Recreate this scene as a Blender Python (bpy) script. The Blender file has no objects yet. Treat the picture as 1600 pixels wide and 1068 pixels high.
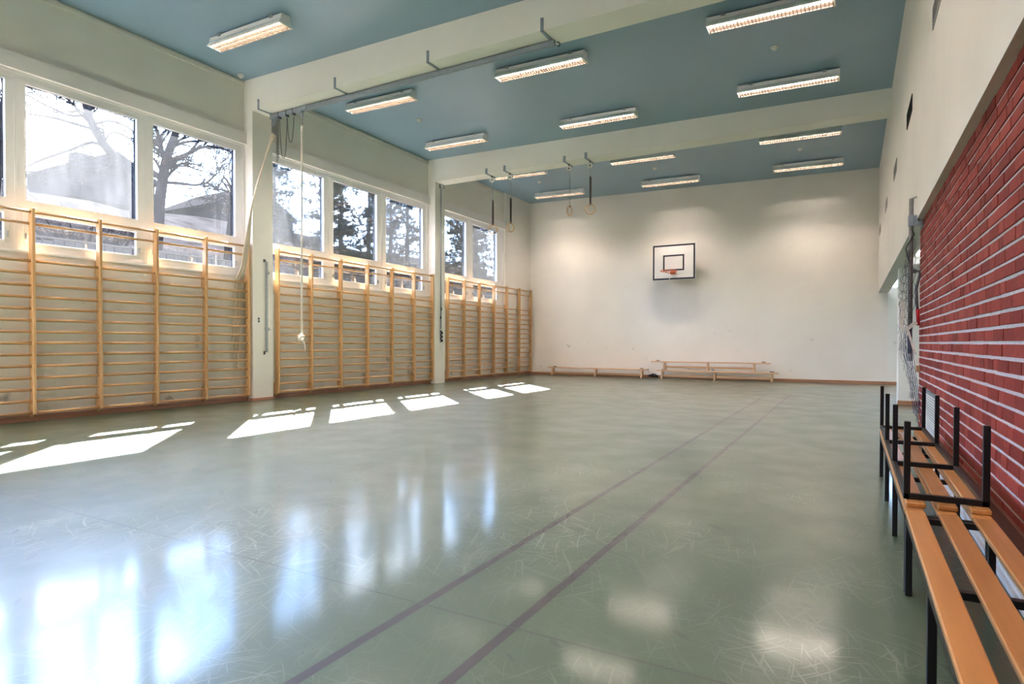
import bpy, math, random
from mathutils import Vector, Matrix
C = bpy.context.scene.collection
PI = math.pi
random.seed(7)

# ------------------------------------------------------------------ materials
def new_mat(name):
    m = bpy.data.materials.new(name); m.use_nodes = True
    nt = m.node_tree
    for n in list(nt.nodes):
        nt.nodes.remove(n)
    return m, nt

def N(nt, t, **kw):
    n = nt.nodes.new(t)
    for k, v in kw.items():
        if k.startswith('i_'):
            n.inputs[k[2:].replace('_', ' ')].default_value = v
        else:
            setattr(n, k, v)
    return n

def ramp(nt, fac, stops):
    r = nt.nodes.new('ShaderNodeValToRGB')
    e = r.color_ramp.elements
    while len(e) < len(stops):
        e.new(0.5)
    for el, (p, c) in zip(e, stops):
        el.position = p
        el.color = (c, c, c, 1) if not isinstance(c, tuple) else (*c, 1)
    nt.links.new(fac, r.inputs['Fac'])
    return r

def mixc(nt, fac, a, b, mode='MIX'):
    n = nt.nodes.new('ShaderNodeMix'); n.data_type = 'RGBA'; n.blend_type = mode
    for sock, v in ((n.inputs['Factor'], fac), (n.inputs['A'], a), (n.inputs['B'], b)):
        if isinstance(v, (int, float)):
            sock.default_value = v
        elif isinstance(v, tuple):
            sock.default_value = (*v, 1)
        else:
            nt.links.new(v, sock)
    return n.outputs['Result']

def paint(name, col, rough=.6, var=.06, scale=3.0, spec=.4, bump=0.0, bscale=60, metal=0.0, stretch=None, var2=0.0, coat=0.0):
    """plain painted / solid surface with soft procedural mottling"""
    m, nt = new_mat(name)
    out = N(nt, 'ShaderNodeOutputMaterial')
    b = N(nt, 'ShaderNodeBsdfPrincipled', i_Roughness=rough, i_Metallic=metal)
    b.inputs['Specular IOR Level'].default_value = spec
    b.inputs['Coat Weight'].default_value = coat
    tc = N(nt, 'ShaderNodeTexCoord')
    mp = N(nt, 'ShaderNodeMapping')
    if stretch:
        mp.inputs['Scale'].default_value = stretch
    nt.links.new(tc.outputs['Object'], mp.inputs['Vector'])
    no = N(nt, 'ShaderNodeTexNoise', i_Scale=scale, i_Detail=5.0)
    nt.links.new(mp.outputs['Vector'], no.inputs['Vector'])
    lo = tuple(max(0, c * (1 - var)) for c in col); hi = tuple(min(1, c * (1 + var)) for c in col)
    r = ramp(nt, no.outputs['Fac'], [(.3, lo), (.7, hi)])
    nt.links.new(r.outputs['Color'], b.inputs['Base Color'])
    if bump:
        n2 = N(nt, 'ShaderNodeTexNoise', i_Scale=bscale, i_Detail=3.0)
        nt.links.new(mp.outputs['Vector'], n2.inputs['Vector'])
        bp = N(nt, 'ShaderNodeBump', i_Strength=bump, i_Distance=.01)
        nt.links.new(n2.outputs['Fac'], bp.inputs['Height'])
        nt.links.new(bp.outputs['Normal'], b.inputs['Normal'])
    nt.links.new(b.outputs['BSDF'], out.inputs['Surface'])
    return m

def wall_paint(name, col, scuff=0.0, rough=.65, spec=.25):
    m, nt = new_mat(name)
    out = N(nt, 'ShaderNodeOutputMaterial')
    b = N(nt, 'ShaderNodeBsdfPrincipled', i_Roughness=rough)
    b.inputs['Specular IOR Level'].default_value = spec
    tc = N(nt, 'ShaderNodeTexCoord')
    no = N(nt, 'ShaderNodeTexNoise', i_Scale=.9, i_Detail=6.0)
    nt.links.new(tc.outputs['Object'], no.inputs['Vector'])
    r = ramp(nt, no.outputs['Fac'], [(.3, tuple(c * .95 for c in col)), (.7, tuple(min(1, c * 1.03) for c in col))])
    c = r.outputs['Color']
    if scuff:
        v = N(nt, 'ShaderNodeTexNoise', i_Scale=3.1, i_Detail=2.0)
        mp = N(nt, 'ShaderNodeMapping'); mp.inputs['Scale'].default_value = (1, 1, .8)
        nt.links.new(tc.outputs['Object'], mp.inputs['Vector']); nt.links.new(mp.outputs['Vector'], v.inputs['Vector'])
        sp = ramp(nt, v.outputs['Fac'], [(.69, 0.0), (.74, scuff)])
        sx = N(nt, 'ShaderNodeSeparateXYZ'); nt.links.new(tc.outputs['Object'], sx.inputs[0])
        hz = N(nt, 'ShaderNodeMapRange'); hz.inputs[1].default_value = 1.9; hz.inputs[2].default_value = .5
        nt.links.new(sx.outputs['Z'], hz.inputs[0])
        mu = N(nt, 'ShaderNodeMath', operation='MULTIPLY')
        nt.links.new(sp.outputs['Color'], mu.inputs[0]); nt.links.new(hz.outputs[0], mu.inputs[1])
        c = mixc(nt, mu.outputs[0], c, (.16, .16, .17))
    nt.links.new(c, b.inputs['Base Color'])
    n2 = N(nt, 'ShaderNodeTexNoise', i_Scale=45.0, i_Detail=3.0)
    nt.links.new(tc.outputs['Object'], n2.inputs['Vector'])
    bp = N(nt, 'ShaderNodeBump', i_Strength=.08, i_Distance=.01)
    nt.links.new(n2.outputs['Fac'], bp.inputs['Height']); nt.links.new(bp.outputs['Normal'], b.inputs['Normal'])
    nt.links.new(b.outputs['BSDF'], out.inputs['Surface'])
    return m

def wood(name, c1, c2, axis='Y', rough=.35, scale=1.0, coat=.3):
    m, nt = new_mat(name)
    out = N(nt, 'ShaderNodeOutputMaterial')
    b = N(nt, 'ShaderNodeBsdfPrincipled', i_Roughness=rough)
    b.inputs['Coat Weight'].default_value = coat; b.inputs['Coat Roughness'].default_value = .25
    tc = N(nt, 'ShaderNodeTexCoord'); mp = N(nt, 'ShaderNodeMapping')
    s = {'X': (1.2, 28, 28), 'Y': (28, 1.2, 28), 'Z': (28, 28, 1.2)}[axis]
    mp.inputs['Scale'].default_value = tuple(v * scale for v in s)
    oi = N(nt, 'ShaderNodeObjectInfo')
    ad = N(nt, 'ShaderNodeVectorMath', operation='ADD'); sc_ = N(nt, 'ShaderNodeMath', operation='MULTIPLY'); sc_.inputs[1].default_value = 13.0
    nt.links.new(oi.outputs['Random'], sc_.inputs[0]); nt.links.new(sc_.outputs[0], ad.inputs[1])
    nt.links.new(tc.outputs['Object'], ad.inputs[0]); nt.links.new(ad.outputs[0], mp.inputs['Vector'])
    no = N(nt, 'ShaderNodeTexNoise', i_Scale=1.0, i_Detail=6.0, i_Distortion=.6)
    nt.links.new(mp.outputs['Vector'], no.inputs['Vector'])
    r = ramp(nt, no.outputs['Fac'], [(.3, c1), (.7, c2)])
    hs = N(nt, 'ShaderNodeHueSaturation'); mr = N(nt, 'ShaderNodeMapRange'); mr.inputs[3].default_value = .88; mr.inputs[4].default_value = 1.1
    nt.links.new(oi.outputs['Random'], mr.inputs[0]); nt.links.new(mr.outputs[0], hs.inputs['Value'])
    nt.links.new(r.outputs['Color'], hs.inputs['Color'])
    nt.links.new(hs.outputs['Color'], b.inputs['Base Color'])
    nt.links.new(b.outputs['BSDF'], out.inputs['Surface'])
    return m

def emit(name, col, strength):
    m, nt = new_mat(name)
    out = N(nt, 'ShaderNodeOutputMaterial')
    e = N(nt, 'ShaderNodeEmission', i_Strength=strength); e.inputs['Color'].default_value = (*col, 1)
    nt.links.new(e.outputs[0], out.inputs['Surface'])
    return m

def dusty_glass(name, dust):
    """clear pane with a film of dust that scatters the sun"""
    m, nt = new_mat(name)
    out = N(nt, 'ShaderNodeOutputMaterial')
    tr = N(nt, 'ShaderNodeBsdfTransparent'); tr.inputs['Color'].default_value = (.96, .975, .98, 1)
    gl = N(nt, 'ShaderNodeBsdfGlossy', i_Roughness=.02)
    fr = N(nt, 'ShaderNodeFresnel', i_IOR=1.5)
    geo = N(nt, 'ShaderNodeNewGeometry')
    tl = N(nt, 'ShaderNodeBsdfTranslucent'); tl.inputs['Color'].default_value = (.86, .9, .97, 1)
    tc = N(nt, 'ShaderNodeTexCoord'); mp = N(nt, 'ShaderNodeMapping'); mp.inputs['Scale'].default_value = (1, 2.2, .7)
    nt.links.new(tc.outputs['Object'], mp.inputs['Vector'])
    no = N(nt, 'ShaderNodeTexNoise', i_Scale=2.2, i_Detail=5.0)
    nt.links.new(mp.outputs['Vector'], no.inputs['Vector'])
    r = ramp(nt, no.outputs['Fac'], [(.3, dust * .7), (.7, min(1, dust * 1.2))])
    m1 = N(nt, 'ShaderNodeMixShader'); m2 = N(nt, 'ShaderNodeMixShader')
    nt.links.new(r.outputs['Color'], m1.inputs[0]); nt.links.new(tr.outputs[0], m1.inputs[1]); nt.links.new(tl.outputs[0], m1.inputs[2])
    fm = N(nt, 'ShaderNodeMath', operation='MULTIPLY'); fm.inputs[1].default_value = .8
    nt.links.new(fr.outputs[0], fm.inputs[0])
    nt.links.new(fm.outputs[0], m2.inputs[0]); nt.links.new(m1.outputs[0], m2.inputs[1]); nt.links.new(gl.outputs[0], m2.inputs[2])
    nt.links.new(m2.outputs[0], out.inputs['Surface'])
    return m

def brick_mat():
    m, nt = new_mat('painted red brick')
    out = N(nt, 'ShaderNodeOutputMaterial')
    b = N(nt, 'ShaderNodeBsdfPrincipled', i_Roughness=.62)
    b.inputs['Specular IOR Level'].default_value = .12
    g = N(nt, 'ShaderNodeNewGeometry')
    r = ramp(nt, g.outputs['Random Per Island'], [(0, (.20, .026, .020)), (.5, (.28, .040, .030)), (1, (.35, .062, .045))])
    tc = N(nt, 'ShaderNodeTexCoord')
    mp = N(nt, 'ShaderNodeMapping'); mp.inputs['Scale'].default_value = (40, 90, 30)
    nt.links.new(tc.outputs['Object'], mp.inputs['Vector'])
    no = N(nt, 'ShaderNodeTexNoise', i_Scale=1.0, i_Detail=5.0)
    nt.links.new(mp.outputs['Vector'], no.inputs['Vector'])
    r2 = ramp(nt, no.outputs['Fac'], [(.3, .7), (.75, 1.2)])
    c = mixc(nt, 1.0, r.outputs['Color'], r2.outputs['Color'], 'MULTIPLY')
    nt.links.new(c, b.inputs['Base Color'])
    bp = N(nt, 'ShaderNodeBump', i_Strength=.5, i_Distance=.006)
    nt.links.new(no.outputs['Fac'], bp.inputs['Height']); nt.links.new(bp.outputs['Normal'], b.inputs['Normal'])
    nt.links.new(b.outputs['BSDF'], out.inputs['Surface'])
    return m

def floor_mat():
    m, nt = new_mat('worn green linoleum')
    L = nt.links.new
    out = N(nt, 'ShaderNodeOutputMaterial')
    b = N(nt, 'ShaderNodeBsdfPrincipled')
    b.inputs['IOR'].default_value = 1.5; b.inputs['Specular IOR Level'].default_value = .75
    b.inputs['Coat Weight'].default_value = .66; b.inputs['Coat Roughness'].default_value = .11; b.inputs['Coat IOR'].default_value = 1.5
    tc = N(nt, 'ShaderNodeTexCoord')
    P = tc.outputs['Object']
    n1 = N(nt, 'ShaderNodeTexNoise', i_Scale=.55, i_Detail=6.0); L(P, n1.inputs['Vector'])
    base = ramp(nt, n1.outputs['Fac'], [(.3, (.034, .066, .036)), (.7, (.054, .090, .052))]).outputs['Color']
    # streaky scratches: stretched noises in several directions
    acc = None
    for ang, sx, sy, th, seed in ((24, 50, 2.4, .64, 1), (-35, 60, 3.0, .65, 5), (68, 56, 2.2, .65, 9), (-78, 70, 3.4, .66, 13), (3, 80, 3.6, .66, 17), (47, 100, 4.4, .67, 23), (-8, 30, 2.0, .70, 31)):
        wob = N(nt, 'ShaderNodeTexNoise', i_Scale=1.3, i_Detail=1.0)
        L(P, wob.inputs['Vector'])
        ad = N(nt, 'ShaderNodeVectorMath', operation='MULTIPLY_ADD'); ad.inputs[1].default_value = (.25, .25, 0)
        L(wob.outputs['Color'], ad.inputs[0]); L(P, ad.inputs[2])
        mp = N(nt, 'ShaderNodeMapping'); mp.vector_type = 'TEXTURE'
        mp.inputs['Rotation'].default_value = (0, 0, math.radians(ang)); mp.inputs['Scale'].default_value = (1 / sx, 1 / sy, 1)
        mp.inputs['Location'].default_value = (seed, seed * .7, 0)
        L(ad.outputs[0], mp.inputs['Vector'])
        no = N(nt, 'ShaderNodeTexNoise', i_Scale=1.0, i_Detail=1.5); no.noise_dimensions = '2D'
        L(mp.outputs['Vector'], no.inputs['Vector'])
        r = ramp(nt, no.outputs['Fac'], [(th, 0.0), (th + .10, 1.0)]).outputs['Color']
        if acc is None:
            acc = r
        else:
            mx = N(nt, 'ShaderNodeMath', operation='MAXIMUM'); L(acc, mx.inputs[0]); L(r, mx.inputs[1]); acc = mx.outputs[0]
    # patchiness of wear
    n3 = N(nt, 'ShaderNodeTexNoise', i_Scale=.8, i_Detail=3.0); L(P, n3.inputs['Vector'])
    wear = ramp(nt, n3.outputs['Fac'], [(.42, .10), (.68, 1.0)]).outputs['Color']
    ms = N(nt, 'ShaderNodeMath', operation='MULTIPLY'); L(acc, ms.inputs[0]); L(wear, ms.inputs[1])
    ms2 = N(nt, 'ShaderNodeMath', operation='MULTIPLY'); L(ms.outputs[0], ms2.inputs[0]); ms2.inputs[1].default_value = .8
    c = mixc(nt, ms2.outputs[0], base, (.26, .30, .25))
    # dark rubber scuffs
    mpd = N(nt, 'ShaderNodeMapping'); mpd.vector_type = 'TEXTURE'; mpd.inputs['Rotation'].default_value = (0, 0, .9); mpd.inputs['Scale'].default_value = (1 / 14, 1 / 3.5, 1)
    L(P, mpd.inputs['Vector'])
    nd = N(nt, 'ShaderNodeTexNoise', i_Scale=1.0, i_Detail=1.0); nd.noise_dimensions = '2D'; L(mpd.outputs['Vector'], nd.inputs['Vector'])
    dk = ramp(nt, nd.outputs['Fac'], [(.775, 0.0), (.80, .6)]).outputs['Color']
    c = mixc(nt, dk, c, (.03, .04, .035))
    # two painted court lines and the sheet seams
    sep = N(nt, 'ShaderNodeSeparateXYZ'); L(P, sep.inputs[0])
    def band(sock, centre, half):
        s = N(nt, 'ShaderNodeMath', operation='SUBTRACT'); L(sock, s.inputs[0]); s.inputs[1].default_value = centre
        a = N(nt, 'ShaderNodeMath', operation='ABSOLUTE'); L(s.outputs[0], a.inputs[0])
        t = N(nt, 'ShaderNodeMath', operation='LESS_THAN'); L(a.outputs[0], t.inputs[0]); t.inputs[1].default_value = half
        return t.outputs[0]
    wj = N(nt, 'ShaderNodeTexNoise', i_Scale=7.0, i_Detail=2.0); L(P, wj.inputs['Vector'])
    wadd = N(nt, 'ShaderNodeMath', operation='MULTIPLY_ADD'); L(wj.outputs['Fac'], wadd.inputs[0]); wadd.inputs[1].default_value = .008; L(sep.outputs['X'], wadd.inputs[2])
    lines = None
    for cx in (-1.083, -1.500):
        bnd = band(wadd.outputs[0], cx + .004, .021)
        yl = N(nt, 'ShaderNodeMath', operation='LESS_THAN'); L(sep.outputs['Y'], yl.inputs[0]); yl.inputs[1].default_value = 13.6
        mm = N(nt, 'ShaderNodeMath', operation='MULTIPLY'); L(bnd, mm.inputs[0]); L(yl.outputs[0], mm.inputs[1])
        if lines is None:
            lines = mm.outputs[0]
        else:
            mx = N(nt, 'ShaderNodeMath', operation='MAXIMUM'); L(lines, mx.inputs[0]); L(mm.outputs[0], mx.inputs[1]); lines = mx.outputs[0]
    lw = N(nt, 'ShaderNodeMath', operation='MULTIPLY'); L(lines, lw.inputs[0]); lw.inputs[1].default_value = .88
    c = mixc(nt, lw.outputs[0], c, (.020, .011, .024))
    seams = None
    for sock, ce in ((sep.outputs['Y'], 7.42), (sep.outputs['Y'], 1.95), (sep.outputs['Y'], 12.9), (sep.outputs['X'], -8.55)):
        bnd = band(sock, ce, .0055)
        if seams is None:
            seams = bnd
        else:
            mx = N(nt, 'ShaderNodeMath', operation='MAXIMUM'); L(seams, mx.inputs[0]); L(bnd, mx.inputs[1]); seams = mx.outputs[0]
    sw = N(nt, 'ShaderNodeMath', operation='MULTIPLY'); L(seams, sw.inputs[0]); sw.inputs[1].default_value = .9
    c = mixc(nt, sw.outputs[0], c, (.03, .045, .035))
    L(c, b.inputs['Base Color'])
    n4 = N(nt, 'ShaderNodeTexNoise', i_Scale=2.3, i_Detail=5.0); L(P, n4.inputs['Vector'])
    rr = ramp(nt, n4.outputs['Fac'], [(.3, .34), (.7, .46)]).outputs['Color']
    ra = N(nt, 'ShaderNodeMath', operation='MULTIPLY_ADD'); L(ms.outputs[0], ra.inputs[0]); ra.inputs[1].default_value = .25; L(rr, ra.inputs[2])
    L(ra.outputs[0], b.inputs['Roughness'])
    n5 = N(nt, 'ShaderNodeTexNoise', i_Scale=3.2, i_Detail=2.0); L(P, n5.inputs['Vector'])
    bp = N(nt, 'ShaderNodeBump', i_Strength=.028, i_Distance=.012); L(n5.outputs['Fac'], bp.inputs['Height']); L(bp.outputs['Normal'], b.inputs['Normal'])
    L(b.outputs['BSDF'], out.inputs['Surface'])
    return m

M = dict(
    floor=floor_mat(),
    wall=wall_paint('cream wall paint', (.80, .755, .70), .55),
    wallr=wall_paint('cream upper wall paint', (.82, .765, .72)),
    wallu=wall_paint('cream wall above the windows', (.82, .765, .68)),
    header=wall_paint('pale pinkish cream box paint', (.85, .795, .765)),
    beam=wall_paint('pale cream beam paint', (.86, .83, .77)),
    pillar=wall_paint('pale cream pillar paint', (.84, .80, .745), .35),
    ceil=wall_paint('petrol blue ceiling paint', (.235, .355, .46), rough=.36, spec=.75),
    alcove=wall_paint('white alcove paint', (.80, .79, .75), .5),
    white=wall_paint('white gloss window paint', (.87, .845, .845), rough=.35),
    brick=brick_mat(),
    mortar=paint('pale grey mortar', (.62, .56, .55), .85, .12, 40, bump=.3),
    pine=wood('varnished pine wall bars', (.58, .33, .145), (.69, .435, .21), 'Z', .38),
    pine_y=wood('varnished pine rungs', (.56, .315, .14), (.68, .425, .205), 'Y', .35),
    slat=wood('varnished orange slats', (.36, .15, .040), (.48, .215, .064), 'Y', .28, 1.0, .5),
    slatend=wood('end grain', (.28, .08, .02), (.42, .14, .035), 'Y', .5),
    bench=wood('light gym bench wood', (.55, .33, .18), (.70, .45, .27), 'X', .4),
    skirt=wood('reddish skirting wood', (.34, .155, .10), (.48, .24, .155), 'Y', .4),
    skirtx=wood('reddish skirting wood along x', (.34, .155, .085), (.50, .25, .14), 'X', .4),
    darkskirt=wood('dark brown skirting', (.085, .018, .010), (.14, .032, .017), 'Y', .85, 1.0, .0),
    black=paint('black steel', (.0045, .0042, .0055), .4, .15, 20, spec=.35),
    pole=paint('worn grey pole steel', (.17, .165, .165), .5, .25, 30, metal=.2),
    steel=paint('galvanised grey steel', (.40, .42, .45), .42, .12, 25, metal=.55),
    bracket=paint('grey blue painted steel', (.26, .30, .35), .5, .08, 20),
    darksteel=paint('dark worn steel', (.10, .10, .11), .45, .25, 30, metal=.6),
    chain=paint('dark chain steel', (.06, .06, .065), .45, .2, 60, metal=.6),
    rope=paint('hemp rope', (.72, .62, .50), .9, .2, 90, bump=.6, bscale=120),
    ropew=paint('off white rope', (.70, .64, .57), .9, .2, 90, bump=.6, bscale=120),
    strap=paint('dark brown leather strap', (.028, .016, .016), .55, .2, 30),
    ring=wood('ring wood', (.44, .24, .10), (.58, .36, .17), 'Z', .4, .4),
    lampw=paint('white enamelled steel', (.88, .86, .85), .4, .03, 8),
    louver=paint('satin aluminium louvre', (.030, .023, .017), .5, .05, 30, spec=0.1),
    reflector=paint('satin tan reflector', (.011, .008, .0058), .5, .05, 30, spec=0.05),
    tube=emit('fluorescent tube glow', (1.0, .85, .74), 40.0),
    board=paint('white backboard', (.80, .77, .76), .45, .03, 4),
    navy=paint('black line paint', (.022, .024, .04), .5, .1, 10),
    orange=paint('orange hoop paint', (.62, .13, .045), .45, .1, 20),
    plastic=paint('white plastic', (.80, .79, .75), .4, .02, 10),
    vent=paint('grey vent grille', (.42, .39, .39), .6, .06, 30),
    hole=paint('black vent opening', (.012, .012, .014), .8, .2, 30),
    rad=paint('white radiator enamel', (.60, .59, .57), .4, .04, 6),
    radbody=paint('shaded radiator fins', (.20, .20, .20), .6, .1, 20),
    concrete=paint('grey end panel', (.46, .45, .44), .8, .12, 14, bump=.3),
    net=paint('dark net cord', (.02, .022, .035), .8, .2, 30),
    bluenet=paint('blue net cord', (.03, .05, .20), .7, .2, 30),
    canvas=paint('off white canvas tape', (.66, .60, .54), .85, .15, 25),
    red=paint('red handle grip', (.55, .012, .02), .35, .08, 20),
    block=wood('raw wood block', (.48, .27, .12), (.60, .36, .18), 'X', .6),
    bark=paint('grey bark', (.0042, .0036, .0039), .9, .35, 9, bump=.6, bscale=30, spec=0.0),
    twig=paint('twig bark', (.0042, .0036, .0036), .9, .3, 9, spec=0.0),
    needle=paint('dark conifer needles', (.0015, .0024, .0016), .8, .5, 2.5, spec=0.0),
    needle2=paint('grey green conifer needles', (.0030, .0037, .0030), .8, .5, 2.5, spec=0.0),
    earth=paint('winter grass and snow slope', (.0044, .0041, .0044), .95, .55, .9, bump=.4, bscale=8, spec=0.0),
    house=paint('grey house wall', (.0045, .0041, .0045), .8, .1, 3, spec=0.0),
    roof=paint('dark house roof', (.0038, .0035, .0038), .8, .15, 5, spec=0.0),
    reveal_shade=paint('dark gasket and outer reveal shade', (.004, .004, .0052), .7, .1, 8, spec=0.0),
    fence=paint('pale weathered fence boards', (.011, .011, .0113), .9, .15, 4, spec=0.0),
)
GL = {k: dusty_glass('dusty pane %d' % i, {.10: .0010, .22: .0024, .42: .0058, .62: .0068}[k]) for i, k in enumerate((.10, .22, .42, .62))}

# ------------------------------------------------------------------ mesh builder
class MB:
    def __init__(s):
        s.v = []; s.f = []; s.sm = []
    def add(s, vs, fs, smooth=False):
        o = len(s.v); s.v += [tuple(v) for v in vs]
        s.f += [tuple(i + o for i in f) for f in fs]; s.sm += [smooth] * len(fs)
        return s
    def box(s, x0, x1, y0, y1, z0, z1, bev=0.0):
        if x0 > x1: x0, x1 = x1, x0
        if y0 > y1: y0, y1 = y1, y0
        if z0 > z1: z0, z1 = z1, z0
        if bev <= 0:
            vs = [(x, y, z) for z in (z0, z1) for y in (y0, y1) for x in (x0, x1)]
            return s.add(vs, [(0, 2, 3, 1), (4, 5, 7, 6), (0, 1, 5, 4), (2, 6, 7, 3), (0, 4, 6, 2), (1, 3, 7, 5)])
        b = min(bev, (x1 - x0) * .45, (y1 - y0) * .45, (z1 - z0) * .45)
        X, Y, Z = (x0, x1), (y0, y1), (z0, z1)
        vs = []; ix = {}
        for i in (0, 1):
            for j in (0, 1):
                for k in (0, 1):
                    sx, sy, sz = (1 - 2 * i) * b, (1 - 2 * j) * b, (1 - 2 * k) * b
                    for a, p in (('x', (X[i], Y[j] + sy, Z[k] + sz)), ('y', (X[i] + sx, Y[j], Z[k] + sz)), ('z', (X[i] + sx, Y[j] + sy, Z[k]))):
                        ix[(i, j, k, a)] = len(vs); vs.append(p)
        F = []
        for i in (0, 1): F.append([ix[(i, 0, 0, 'x')], ix[(i, 1, 0, 'x')], ix[(i, 1, 1, 'x')], ix[(i, 0, 1, 'x')]])
        for j in (0, 1): F.append([ix[(0, j, 0, 'y')], ix[(1, j, 0, 'y')], ix[(1, j, 1, 'y')], ix[(0, j, 1, 'y')]])
        for k in (0, 1): F.append([ix[(0, 0, k, 'z')], ix[(1, 0, k, 'z')], ix[(1, 1, k, 'z')], ix[(0, 1, k, 'z')]])
        for i in (0, 1):
            for j in (0, 1): F.append([ix[(i, j, 0, 'x')], ix[(i, j, 1, 'x')], ix[(i, j, 1, 'y')], ix[(i, j, 0, 'y')]])
            for k in (0, 1): F.append([ix[(i, 0, k, 'x')], ix[(i, 1, k, 'x')], ix[(i, 1, k, 'z')], ix[(i, 0, k, 'z')]])
        for j in (0, 1):
            for k in (0, 1): F.append([ix[(0, j, k, 'y')], ix[(1, j, k, 'y')], ix[(1, j, k, 'z')], ix[(0, j, k, 'z')]])
        for i in (0, 1):
            for j in (0, 1):
                for k in (0, 1): F.append([ix[(i, j, k, a)] for a in 'xyz'])
        c = Vector(((x0 + x1) / 2, (y0 + y1) / 2, (z0 + z1) / 2)); G = []
        for f in F:
            p = [Vector(vs[i]) for i in f]; n = (p[1] - p[0]).cross(p[2] - p[0])
            mid = sum(p, Vector()) / len(p)
            G.append(tuple(f) if n.dot(mid - c) > 0 else tuple(reversed(f)))
        return s.add(vs, G)
    def prism(s, prof, a0, a1, axis='X', smooth=False):
        """closed profile of (p, q) swept along an axis; X: (y,z), Y: (x,z), Z: (x,y)"""
        f = {'X': lambda a, p, q: (a, p, q), 'Y': lambda a, p, q: (p, a, q), 'Z': lambda a, p, q: (p, q, a)}[axis]
        n = len(prof)
        vs = [f(a0, *p) for p in prof] + [f(a1, *p) for p in prof]
        ar = sum(prof[i][0] * prof[(i + 1) % n][1] - prof[(i + 1) % n][0] * prof[i][1] for i in range(n))
        flip = (ar > 0) ^ (a1 < a0) ^ (axis == 'Y')
        fs = [(i, (i + 1) % n, n + (i + 1) % n, n + i) for i in range(n)]
        caps = [tuple(reversed(range(n))), tuple(range(n, 2 * n))]
        if not flip:
            fs = [tuple(reversed(q)) for q in fs]; caps = [tuple(reversed(q)) for q in caps]
        s.add(vs, fs, smooth); o = len(s.v) - 2 * n
        s.f += [tuple(i + o for i in c) for c in caps]; s.sm += [False, False]
        return s
    def tube(s, pts, r, n=8, smooth=True, flat=1.0):
        pts = [Vector(p) for p in pts]
        rs = list(r) if isinstance(r, (list, tuple)) else [r] * len(pts)
        vs = []; up = None
        for i, p in enumerate(pts):
            d = (pts[min(i + 1, len(pts) - 1)] - pts[max(i - 1, 0)])
            d = d.normalized() if d.length > 1e-9 else Vector((0, 0, 1))
            if up is None:
                a = Vector((0, 0, 1)) if abs(d.z) < .9 else Vector((1, 0, 0))
                up = a.cross(d).normalized()
            else:
                up = (up - d * up.dot(d))
                up = up.normalized() if up.length > 1e-6 else d.orthogonal().normalized()
            w = d.cross(up)
            for k in range(n):
                t = 2 * PI * k / n
                vs.append(p + (up * math.cos(t) + w * math.sin(t) * flat) * rs[i])
        m = len(pts)
        fs = [(i * n + k, i * n + (k + 1) % n, (i + 1) * n + (k + 1) % n, (i + 1) * n + k) for i in range(m - 1) for k in range(n)]
        s.add(vs, fs, smooth); o = len(s.v) - m * n
        s.f += [tuple(o + k for k in reversed(range(n))), tuple(o + (m - 1) * n + k for k in range(n))]; s.sm += [False, False]
        return s
    def torus(s, c, nrm, R, r, n=32, k=8, a0=0.0, a1=2 * PI):
        c = Vector(c); nz = Vector(nrm).normalized()
        ux = Vector((0, 0, 1)).cross(nz); ux = ux.normalized() if ux.length > 1e-6 else Vector((1, 0, 0)); uy = nz.cross(ux)
        vs = []
        for i in range(n):
            t = 2 * PI * i / n; d = ux * math.cos(t) + uy * math.sin(t)
            for j in range(k):
                q = 2 * PI * j / k
                vs.append(c + d * (R + r * math.cos(q)) + nz * (r * math.sin(q)))
        fs = [(i * k + j, ((i + 1) % n) * k + j, ((i + 1) % n) * k + (j + 1) % k, i * k + (j + 1) % k) for i in range(n) for j in range(k)]
        return s.add(vs, fs, True)
    def disc(s, c, nrm, R, h, n=24):
        d = Vector(nrm).normalized(); c = Vector(c)
        return s.tube([c - d * h / 2, c + d * h / 2], R, n)
    def obox(s, c, ax, ay, az):
        c, ax, ay, az = map(Vector, (c, ax, ay, az))
        vs = [c + ax * i + ay * j + az * k for k in (-1, 1) for j in (-1, 1) for i in (-1, 1)]
        fs = [(0, 2, 3, 1), (4, 5, 7, 6), (0, 1, 5, 4), (2, 6, 7, 3), (0, 4, 6, 2), (1, 3, 7, 5)]
        if ax.cross(ay).dot(az) < 0: fs = [tuple(reversed(f)) for f in fs]
        return s.add(vs, fs)
    def build(s, name, mat, parent=None, origin=None):
        me = bpy.data.meshes.new(name)
        o = Vector(origin) if origin is not None else (world_loc(parent) if parent else Vector((0, 0, 0)))
        me.from_pydata([tuple(Vector(v) - o) for v in s.v], [], s.f)
        me.polygons.foreach_set('use_smooth', s.sm)
        me.materials.append(mat); me.update()
        ob = bpy.data.objects.new(name, me); C.objects.link(ob)
        if parent:
            ob.parent = parent
            if origin is not None: ob.location = o - world_loc(parent)
        else:
            ob.location = o
        return ob

def world_loc(o):
    l = Vector((0, 0, 0))
    while o is not None:
        l = l + o.location; o = o.parent
    return l

def tag(o, label=None, cat=None, group=None, kind=None):
    if label: o['label'] = label
    if cat: o['category'] = cat
    if group: o['group'] = group
    if kind: o['kind'] = kind
    return o

def thing(name, loc, label, cat, group=None):
    o = bpy.data.objects.new(name, None); o.empty_display_size = .1; C.objects.link(o); o.location = loc
    return tag(o, label, cat, group)

def struct(name, mb, mat, label=None, cat=None, origin=None, parent=None):
    o = mb.build(name, mat, parent, origin); o['kind'] = 'structure'
    if label: tag(o, label, cat)
    return o

def kids(o):
    return [c for c in bpy.data.objects if c.parent is o]

def dup(root, loc, label, group=None, rotz=None):
    def cp(o, parent):
        c = o.copy(); C.objects.link(c); c.parent = parent
        for ch in kids(o): cp(ch, c)
        return c
    r = cp(root, None); r.location = loc; r['label'] = label
    if group: r['group'] = group
    if rotz is not None: r.rotation_euler.z = rotz
    return r

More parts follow.
